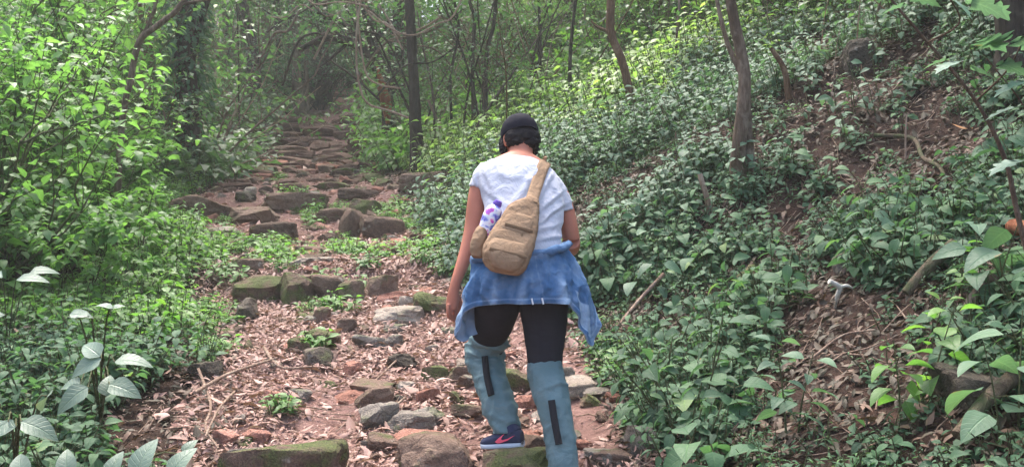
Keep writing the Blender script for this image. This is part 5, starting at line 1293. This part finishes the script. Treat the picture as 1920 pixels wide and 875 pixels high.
lt = loft([Ring((890, 621), (950, 631), 4.15, .070), Ring((884, 634), (950, 641), 4.175, .082), Ring((877, 648), (945, 652), 4.20, .079), Ring((873, 668), (945, 670), 4.21, .078), Ring((879, 690), (946, 692), 4.18, .074), Ring((889, 708), (950, 714), 4.14, .072), Ring((898, 738), (961, 743), 4.08, .070), Ring((907, 768), (970, 770), 4.04, .064),
           Ring((919, 790), (973, 790), 4.02, .054), Ring((927, 812), (974, 811), 4.01, .050)], 110, 72, True, crumple(1, .012, .30, 120))
rt = loft([Ring((993, 674), (1052, 671), 3.94, .062), Ring((990, 684), (1054, 681), 3.935, .072), Ring((990, 702), (1056, 698), 3.92, .075), Ring((996, 730), (1064, 727), 3.88, .076), Ring((1007, 762), (1069, 758), 3.84, .072), Ring((1018, 800), (1074, 797), 3.80, .068), Ring((1025, 840), (1081, 838), 3.76, .064), Ring((1031, 880), (1086, 878), 3.73, .060), Ring((1036, 915), (1086, 912), 3.715, .052)], 110, 72, True, crumple(2, .0075, .05, 75))
for k in (lt, rt): k.t = [np.clip(.35 * (fbm(v_ * 22, 4, 2) + .5), 0, 1) for v_ in k.v]
gl = part('trouser_leg', lt, [M['gaiter']], person); gr = part('trouser_leg', rt, [M['gaiter']], person)
def strip(pts, w, Y, off, mat, parent, th=.004):
    """a flat band on a garment along picture points (x, y, depth)"""
    mb = MB(); P = [at(*p) for p in pts]; n = 14
    c = catmull([tuple(p) for p in P], n); t = np.gradient(c, axis=0); t /= np.linalg.norm(t, axis=1)[:, None]
    a = np.cross(t, np.array([0, 1., 0])); a /= np.linalg.norm(a, axis=1)[:, None]; b = np.cross(a, t)
    V = []
    for sx, sy in ((-1, -1), (1, -1), (1, 1), (-1, 1)): V.append(c + a * sx * w / 2 + b * sy * th / 2)
    V = np.stack(V, 1); mb.add(V.reshape(-1, 3), grid_faces(n, 4))
    for k in (0, n - 1): mb.add(V[k], np.array([[0, 1, 2, 3]]))
    return part(mat[1], mb, [M[mat[0]]], parent)
strip([(909, 668, 4.117), (913, 705, 4.052), (921, 740, 3.994)], .030, 0, 0, ('strap_black', 'black_strap'), gl, .014)
strip([(1034, 750, 3.766), (1040, 790, 3.720), (1048, 832, 3.682)], .030, 0, 0, ('strap_black', 'black_strap'), gr, .014)
# shoes
def shoe(heel, toe, ankle, parent, logo):
    h = Vector(heel); t = Vector(toe); d = (t - h); L = d.length; d = d / L; s = Vector((d.y, -d.x, 0)).normalized(); u = s.cross(d); u = -u if u.z < 0 else u
    prof = [(0, .030, .052), (.05, .036, .068), (.18, .039, .076), (.34, .037, .068), (.5, .040, .056), (.68, .045, .044), (.84, .043, .034), (.95, .031, .026), (1.0, .012, .016)]
    f = np.linspace(0, 1, 36); w = np.interp(f, [p[0] for p in prof], [p[1] for p in prof]); z = np.interp(f, [p[0] for p in prof], [p[2] for p in prof])
    th = np.linspace(0, TAU, 28, endpoint=False)
    def body_(zlo, zfun, wk, e):
        V = []
        for fi, wi, zi in zip(f, w, z):
            c = np.array(h + d * L * fi); zt = zfun(zi); cz = (zlo + zt) / 2; hz = (zt - zlo) / 2
            X = np.sign(np.cos(th)) * np.abs(np.cos(th)) ** (2 / e) * wi * wk; Z = np.sign(np.sin(th)) * np.abs(np.sin(th)) ** (2 / e) * hz + cz
            V.append(c + X[:, None] * np.array(s) + Z[:, None] * np.array(u))
        V = np.array(V); mb = MB(); mb.add(V.reshape(-1, 3), grid_faces(36, 28))
        for k in (0, 35): mb.add(np.vstack([V[k], V[k].mean(0)]), np.array([[j, (j + 1) % 28, 28] for j in range(28)]))
        return mb
    up = body_(.012, lambda q: q + .016, 1.0, 2.6)
    a = Vector(ankle); base = h + d * L * .2 + u * .06
    tube(up, [tuple(base), tuple(base.lerp(a, .8))], [.042, .041], 20, 0, 0, n=6)
    o = part('shoe', up, [M['shoe']], parent)
    part('sole', body_(0.0, lambda q: .026, 1.1, 4), [M['sole']], o)
    if logo:
        sg = 1 if s.y < 0 else -1
        pts = [(.66, .070), (.50, .050), (.42, .036), (.47, .028), (.56, .030), (.72, .040), (.90, .062), (.72, .047), (.60, .042), (.56, .046), (.60, .058)]
        # tail towards the heel: measured from the toe
        mb = MB(); V = []
        for fr, zz in pts:
            fi = 1 - fr; wi = np.interp(fi, f, w); zt = np.interp(fi, f, z) + .016; q = min(abs((zz - (.012 + zt) / 2) / ((zt - .012) / 2)), .97)
            V.append(np.array(h + d * L * fi + s * sg * (wi * (1 - q ** 2.6) ** (1 / 2.6) + .0035) + u * zz))
        V = np.array(V); c = V.mean(0); n = len(V)
        bm = bmesh.new(); vs = [bm.verts.new(p) for p in V]; fce = bm.faces.new(vs); ex = bmesh.ops.extrude_face_region(bm, geom=[fce])
        for e_ in ex['geom']:
            if isinstance(e_, bmesh.types.BMVert): e_.co += s * sg * .002
        bmesh.ops.triangulate(bm, faces=bm.faces[:]); me = bpy.data.meshes.new('shoe_mark'); bm.transform(Matrix.Translation(-ROOT)); bm.to_mesh(me); bm.free(); me.materials.append(M['pink'])
        lo = bpy.data.objects.new('shoe_mark', me); COL.objects.link(lo); lo.parent = o
shoe(at(981, 837, 3.97), at(903, 839, 4.03), at(954, 798, 4.00), person, True)
shoe(at(1056, 950, 3.66), at(1068, 928, 3.89), at(1058, 908, 3.72), person, False)
# cap and hair
cp = MB(); seg = 40
u = np.linspace(0, math.pi * .56, 22)[:, None]; w_ = np.linspace(0, TAU, seg, endpoint=False)[None]
V = np.stack([np.sin(u) * np.cos(w_) * .092, np.sin(u) * np.sin(w_) * .110 - .004, np.cos(u) * .098 + .03 + 0 * w_], -1)
V = V * (1 + .012 * fbm(V * 30, 6, 2))[..., None]; V2 = V @ np.array(HR.to_3x3()).T + HC; cp.add(V2.reshape(-1, 3), grid_faces(22, seg))
Vi = (V * np.array([.95, .95, .97])) @ np.array(HR.to_3x3()).T + HC; cp.add(Vi.reshape(-1, 3), grid_faces(22, seg)[:, ::-1])
cp.add(np.vstack([V2[-1], Vi[-1]]), np.array([[j, (j + 1) % seg, seg + (j + 1) % seg, seg + j] for j in range(seg)]))
co = part('cap', cp, [M['cap']], person)
br = MB(); a_ = np.linspace(R(28), R(152), 20); rows = []
for k, (ro, zz) in enumerate([(0, .012), (.5, .006), (1, -.010), (1, -.014), (.5, .002), (0, .008)]):
    rows.append(np.stack([np.cos(a_) * (.090 + .012 * ro), np.sin(a_) * (.106 + .075 * ro * np.sin((a_ - R(28)) / R(124) * math.pi) ** .7), np.full_like(a_, zz) - .02 * np.abs(np.cos(a_)) * ro], -1))
V = np.array(rows) @ np.array(HR.to_3x3()).T + HC; br.add(V.reshape(-1, 3), grid_faces(6, 20, False)); part('brim', br, [M['cap']], co)
bt = MB(); ball(bt, hp(0, -.004, .128), (.008, .008, .005), HR, 10); part('button', bt, [M['cap']], co)
hr = MB()
for c, rd in ((hp(0, -.042, -.012), (.080, .062, .058)), (hp(.045, -.02, -.006), (.048, .066, .056)), (hp(-.04, -.035, -.01), (.046, .056, .050)), (hp(.02, -.055, -.042), (.055, .036, .032)), (hp(-.02, -.052, -.040), (.05, .036, .03)),
              (hp(.070, .01, -.030), (.022, .034, .045)), (hp(-.082, .028, -.035), (.018, .024, .045)), (hp(-.078, .030, .0), (.018, .03, .03)), (hp(0, 0, .03), (.082, .1, .085))): ball(hr, c, rd, HR, 26)
v, nr, q4, q3 = remesh(hr, .004, 2, .5)
curl = np.clip((HC[2] + .05 - v[:, 2]) / .06, 0, 1)
part('hair', from_remesh(v + nr * (curl * (.008 * fbm(v * 75, 7, 2) + .004 * fbm(v * 190, 8, 2)))[:, None], q4, q3), [M['hair']], person)

# denim jacket tied round the waist
hc = at(978, 500, 3.97)
nu, nv = 260, 80
ph = np.linspace(-168, 168, nu); vv = np.linspace(0, 1, nv)
def ip(x, xs, ys): return np.interp(x, xs, ys)
def sm(a, k=5):
    kk = np.ones(k) / k; return np.convolve(np.pad(a, k // 2, mode='edge'), kk, mode='valid')
hem = sm(ip(ph, [-168, -130, -108, -96, -84, -72, -60, -20, 30, 48, 60, 72, 80, 90, 104, 130, 168], [-.42, -.44, -.47, -.49, -.45, -.36, -.318, -.300, -.298, -.305, -.37, -.475, -.505, -.43, -.35, -.34, -.38]))
top = sm(ip(ph, [-168, -90, -40, 20, 60, 90, 168], [-.07, -.105, -.10, -.075, -.045, -.038, -.06]))
flare = sm(ip(ph, [-168, -120, -95, -60, -20, 20, 45, 70, 92, 120, 168], [.01, .05, .062, .040, .035, .045, .064, .100, .140, .08, .01]), 9)
PH, VV = np.meshgrid(np.radians(ph), vv, indexing='ij')
rx = .208 + .012 * np.sin(VV * math.pi); ry = .160 + .022 * np.sin(VV * math.pi * .8)
hm, tp, fl = hem[:, None], top[:, None], flare[:, None]
z = tp + (hm - tp) * VV
fold = .018 * VV ** 1.1 * np.sin(PH * 8 + 1.2 + 1.5 * np.sin(PH * 2)) + .009 * VV * np.sin(PH * 17 + 3 * VV) + 0.016 * np.sin(VV * 9 + PH * 3) * np.exp(-(VV / .35) ** 2)
rad_add = fl * VV ** 1.15 + fold
X = np.sin(PH) * (rx + rad_add); Yj = -np.cos(PH) * (ry + rad_add * .8)
V = np.stack([X + hc.x, Yj + 3.97, z], -1)
nrm = np.stack([np.sin(PH), -np.cos(PH), 0 * PH], -1)
V = V + nrm * (.014 * np.clip(VV * 2, .3, 1) * (1 - 3.2 * np.abs(fbm(V * np.array([11, 11, 6]), 25, 2))) + .010 * fbm(V * 13, 21, 3) + .006 * fbm(V * 36, 22, 2))[..., None]
band = np.exp(-((VV - .95) / .045) ** 4)
V = V + nrm * (.0035 * band)[..., None]
DP = np.degrees(PH)
flap = ((DP > 61) & (DP < 79) & (VV > .60) & (VV < .915)) | ((DP > -92) & (DP < -77) & (VV > .55) & (VV < .915))
wear_light = np.clip(.55 * np.clip((fold - .004) / .02, 0, 1) + .35 * np.clip(fbm(V * np.array([18, 18, 14]), 23, 4) * 1.6, 0, 1) + .55 * np.exp(-((VV - .905) / .008) ** 2) + .5 * np.exp(-((VV - 1.0) / .012) ** 2) + .25 * np.exp(-((DP - 14 - 8 * VV) / .7) ** 2) + .75 * flap, 0, 1)  # hem and seam wear, with highlights painted along the fold crests
Vin = V - nrm * .006
mb = MB(); gf_ = grid_faces(nu, nv, False)
mb.add(V.reshape(-1, 3), gf_, 0, wear_light.ravel()); mb.add(Vin.reshape(-1, 3), gf_[:, ::-1], 1, 0)
for A_, B_ in ((V[:, -1], Vin[:, -1]), (V[:, 0], Vin[:, 0]), (V[0], Vin[0]), (V[-1], Vin[-1])):
    k = len(A_); mb.add(np.vstack([A_, B_]), np.array([[j, j + 1, k + j + 1, k + j] for j in range(k - 1)]), 0, .5)
# folded roll of cloth at the waist, sleeves knotted in front
a_ = np.linspace(-175, 175, 60); zt = np.interp(a_, ph, top)
P = np.stack([np.sin(np.radians(a_)) * .212 + hc.x, -np.cos(np.radians(a_)) * .166 + 3.97, zt + .004 * np.sin(np.radians(a_) * 5)], -1)
tube(mb, P - np.array([0, 0, .012]), .017, 12, 0, .15, n=110, rough=.7, seed=14)
tube(mb, [tuple(P[0]), (hc.x - .01, 4.16, -.10), (hc.x + .05, 4.18, -.18), (hc.x + .08, 4.17, -.34)], [.03, .035, .034, .03], 12, 0, .2, n=26, rough=.25, seed=15)
tube(mb, [tuple(P[-1]), (hc.x + .01, 4.165, -.11), (hc.x - .05, 4.18, -.19), (hc.x - .07, 4.17, -.36)], [.03, .035, .034, .03], 12, 0, .2, n=26, rough=.25, seed=16)
ball(mb, (hc.x, 4.165, -.10), (.05, .035, .04), None, 18, 0, .1, 17, .2)
jk = part('denim_jacket', mb, [M['denim'], M['denim_in']], person)
for px_ in (995, 1012):
    i_ = int(np.argmin(np.abs(pix(V[:, 0, 0], V[:, 0, 1], V[:, 0, 2])[0] - px_ + 0) + 50 * (np.abs(ph) > 80)))
    m3 = MB(); c = V[i_, int(nv * .94)] + nrm[i_, 0] * .004
    tube(m3, [tuple(c + np.array([-.003, 0, .013])), tuple(c + np.array([.003, 0, -.013]))], [.0035, .0035], 8, n=4); part('white_tab', m3, [M['white_stitch']], jk)

# ------------------------------------------------------------------ sling bag and bottle
BR_ = at(950, 480, 3.78)
def bpart(name, mb, mats, parent): m2 = MB(); m2.merge(mb, Matrix.Translation(-BR_)); return m2.build(name, mats, parent)
bag = empty('sling_bag', BR_); tag(bag, 'tan canvas sling bag strapped across the hiker\'s back', 'bag')
def soft(k, amp=.006): return lambda V, vv, th: amp * (fbm(V * 17, k, 3) + .7 * (1 - 2 * np.abs(fbm(V * 30, k + 1, 2))) + .4 * fbm(V * 80, k + 2, 2))
bd = loft([Ring((990, 366), (1004, 370), 3.93, .014), Ring((984, 372), (1008, 376), 3.925, .028, 3), Ring((958, 386), (1010, 392), 3.91, .044, 4), Ring((943, 406), (1008, 419), 3.88, .054, 4.5), Ring((927, 430), (1004, 447), 3.84, .060, 5), Ring((913, 453), (998, 470), 3.80, .064, 5),
           Ring((905, 474), (990, 494), 3.77, .064, 5), Ring((911, 497), (981, 510), 3.755, .058, 4), Ring((926, 509), (970, 516), 3.755, .034, 3)], 70, 60, True, soft(31))
bd.t = [np.clip(.5 * (fbm(v_ * 30, 5, 3) + .3), 0, 1) for v_ in bd.v]
bpart('main_compartment', bd, [M['canvas']], bag)
pk = loft([Ring((955, 397), (1001, 405), 3.845, .012), Ring((949, 404), (1001, 415), 3.838, .026, 3.4), Ring((934, 428), (997, 444), 3.802, .034, 3.6), Ring((929, 438), (995, 453), 3.79, .024, 3)], 30, 44, True, soft(33, .003))
pk.t = [np.clip(.5 * (fbm(v_ * 30, 6, 3) + .3), 0, 1) for v_ in pk.v]; po = bpart('pocket', pk, [M['canvas']], bag)
pk = loft([Ring((926, 443), (993, 459), 3.770, .014), Ring((919, 452), (992, 468), 3.760, .036, 3.6), Ring((911, 474), (984, 491), 3.728, .044, 3.6), Ring((917, 494), (973, 506), 3.712, .034, 3), Ring((930, 504), (966, 510), 3.712, .014, 2.4)], 34, 44, True, soft(35, .003))
pk.t = [np.clip(.5 * (fbm(v_ * 30, 7, 3) + .3), 0, 1) for v_ in pk.v]; po2 = bpart('pocket', pk, [M['canvas']], bag)
sp = loft([Ring((897, 424), (916, 420), 3.90, .020), Ring((888, 440), (916, 438), 3.885, .040, 2.6), Ring((881, 462), (910, 466), 3.86, .046, 2.8), Ring((884, 480), (907, 485), 3.85, .034, 2.4)], 30, 36, True, soft(37, .004))
sp.t = [np.clip(.4 * (fbm(v_ * 30, 8, 3) + .3), 0, 1) for v_ in sp.v]; bpart('side_pouch', sp, [M['canvas']], bag)
def webbing(pts, w, th, name, mat, parent, n=40, nref=None):
    c = catmull(pts, n); t = np.gradient(c, axis=0); t /= np.linalg.norm(t, axis=1)[:, None]
    cen = np.array([hc.x, 4.12, 0]); out = c - cen; out[:, 2] = 0
    if nref is not None: out = np.broadcast_to(np.array(nref, float), c.shape)
    out = out - t * np.sum(out * t, 1)[:, None]; out /= np.linalg.norm(out, axis=1)[:, None] + 1e-9; a = np.cross(t, out)
    V = np.stack([c + a * sx * w / 2 + out * sy * th / 2 for sx, sy in ((-1, -1), (-.5, -1.0), (.5, -1.0), (1, -1), (1, 1), (.5, 1.2), (-.5, 1.2), (-1, 1))], 1)
    mb = MB(); mb.add(V.reshape(-1, 3), grid_faces(n, 8), 0, .2); 
    for k in (0, n - 1): mb.add(V[k], np.array([[0, 1, 2, 3, 4, 5, 6, 7]]), 0, .2)
    return bpart(name, mb, [M[mat]], parent)
webbing([tuple(at(*p)) for p in [(996, 378, 3.905), (1001, 362, 3.955), (1010, 335, 4.035), (1018, 313, 4.095), (1023, 304, 4.15)]], .056, .009, 'strap', 'canvas', bag, 40, (0.1, -1, .25))
webbing([tuple(at(*p)) for p in [(1023, 304, 4.15), (1022, 302, 4.20), (1016, 312, 4.29), (1000, 345, 4.31), (965, 400, 4.24), (925, 440, 4.15), (903, 458, 4.05), (900, 470, 3.93)]], .045, .008, 'strap', 'canvas', bag, 50)
for (x0, y0, x1, y1, Yw) in ((947, 420, 999, 434, 3.772), (918, 466, 988, 482, 3.690)):
    webbing([tuple(at(x0, y0, Yw + .004)), tuple(at((x0 + x1) / 2, (y0 + y1) / 2, Yw)), tuple(at(x1, y1, Yw + .004))], .014, .004, 'webbing', 'canvas_dark', bag, 16, (0, -1, .2))
for pts_ in ([(990, 392, 3.858), (978, 440, 3.766), (966, 498, 3.690)], [(968, 390, 3.866), (944, 432, 3.770), (926, 492, 3.700)]):
    webbing([tuple(at(*p)) for p in pts_], .011, .004, 'webbing', 'canvas_dark', bag, 26, (0, -1, .2))
for (x0, y0, x1, y1, Yw) in ((938, 436, 996, 451, 3.764), (921, 452, 992, 467, 3.722), (908, 484, 980, 498, 3.688)):
    mbs = MB(); tube(mbs, [tuple(at(x0, y0, Yw + .012)), tuple(at((x0 + x1) / 2, (y0 + y1) / 2, Yw)), tuple(at(x1, y1, Yw + .012))], [.0028] * 3, 6, n=14); bpart('seam', mbs, [M['canvas_dark']], bag)
mb = MB(); tube(mb, [tuple(at(986, 377, 3.885)), tuple(at(1008, 381, 3.885))], [.008, .008], 8, n=5); bpart('buckle', mb, [M['canvas_dark']], bag)
mb = MB(); tube(mb, [tuple(at(928, 442, 3.755)), tuple(at(960, 450, 3.742)), tuple(at(994, 458, 3.755))], [.004, .004, .004], 6, n=14); bpart('zip', mb, [M['strap_black']], bag)
# bottle in the side pouch
m, nt, b, out = new_mat('bottle_print')
n1 = noise(nt, 24, 2, .5, 'Object'); c = ramp(nt, n1, [(.36, (.16, .10, .50)), (.42, (.30, .36, .75)), (.47, (.74, .74, .84)), (.56, (.82, .82, .88)), (.60, (.70, .10, .45)), (.68, (.38, .10, .55))])
nt.links.new(c, b.inputs['Base Color']); b.inputs['Roughness'].default_value = .25; M['bottle'] = m
M['purple'] = fabric('purple_cap', (.10, .05, .32), (.16, .09, .42), 60, .4)
b0 = at(906, 455, 3.90); bo = empty('water_bottle', b0); tag(bo, 'small white, pink and purple water bottle in the bag\'s side pouch', 'bottle')
def on_b(p): return tuple(Vector(p) - b0)
ax_ = [at(906, 455, 3.90), at(913, 432, 3.895), at(922, 406, 3.885), at(928, 392, 3.88), at(931, 385, 3.88)]
mb = MB(); tube(mb, [on_b(p) for p in ax_], [.038, .040, .041, .034, .018], 24, n=30); mb.build('bottle_body', [M['bottle']], bo)
mb = MB(); tube(mb, [on_b(at(930, 388, 3.88)), on_b(at(933, 381, 3.878)), on_b(at(935, 376, 3.876))], [.020, .020, .015], 18, n=8); mb.build('bottle_cap', [M['purple']], bo)
# ------------------------------------------------------------------ damp air between the trees
zmax = 0.0; zmin = 0.0; dg_ = bpy.context.evaluated_depsgraph_get(); bpy.context.view_layer.update()
for o in SC.objects:
    if o.type == 'MESH':
        for c_ in o.bound_box:
            w_p = o.matrix_world @ Vector(c_); zmax = max(zmax, w_p.z); zmin = min(zmin, w_p.z)
bm = bmesh.new(); bmesh.ops.create_cube(bm, size=1.0)
bm.transform(Matrix.Translation((0, 55, (zmax + zmin) / 2)) @ Matrix.Diagonal((170, 175, zmax - zmin + 2, 1)))
me = bpy.data.meshes.new('haze'); bm.to_mesh(me); bm.free()
hz, nt, b, out = new_mat('haze_air'); nt.nodes.remove(b)
vol = N(nt, 'ShaderNodeVolumePrincipled'); vol.inputs['Color'].default_value = (.93, .96, .93, 1); vol.inputs['Density'].default_value = .0022
vol.inputs['Anisotropy'].default_value = .2
nt.links.new(vol.outputs[0], out.inputs['Volume']); me.materials.append(hz)
o = bpy.data.objects.new('haze', me); COL.objects.link(o); tag(o, 'thin damp haze in the air of the wood', 'haze', kind='stuff')
SC.cycles.volume_bounces = 1
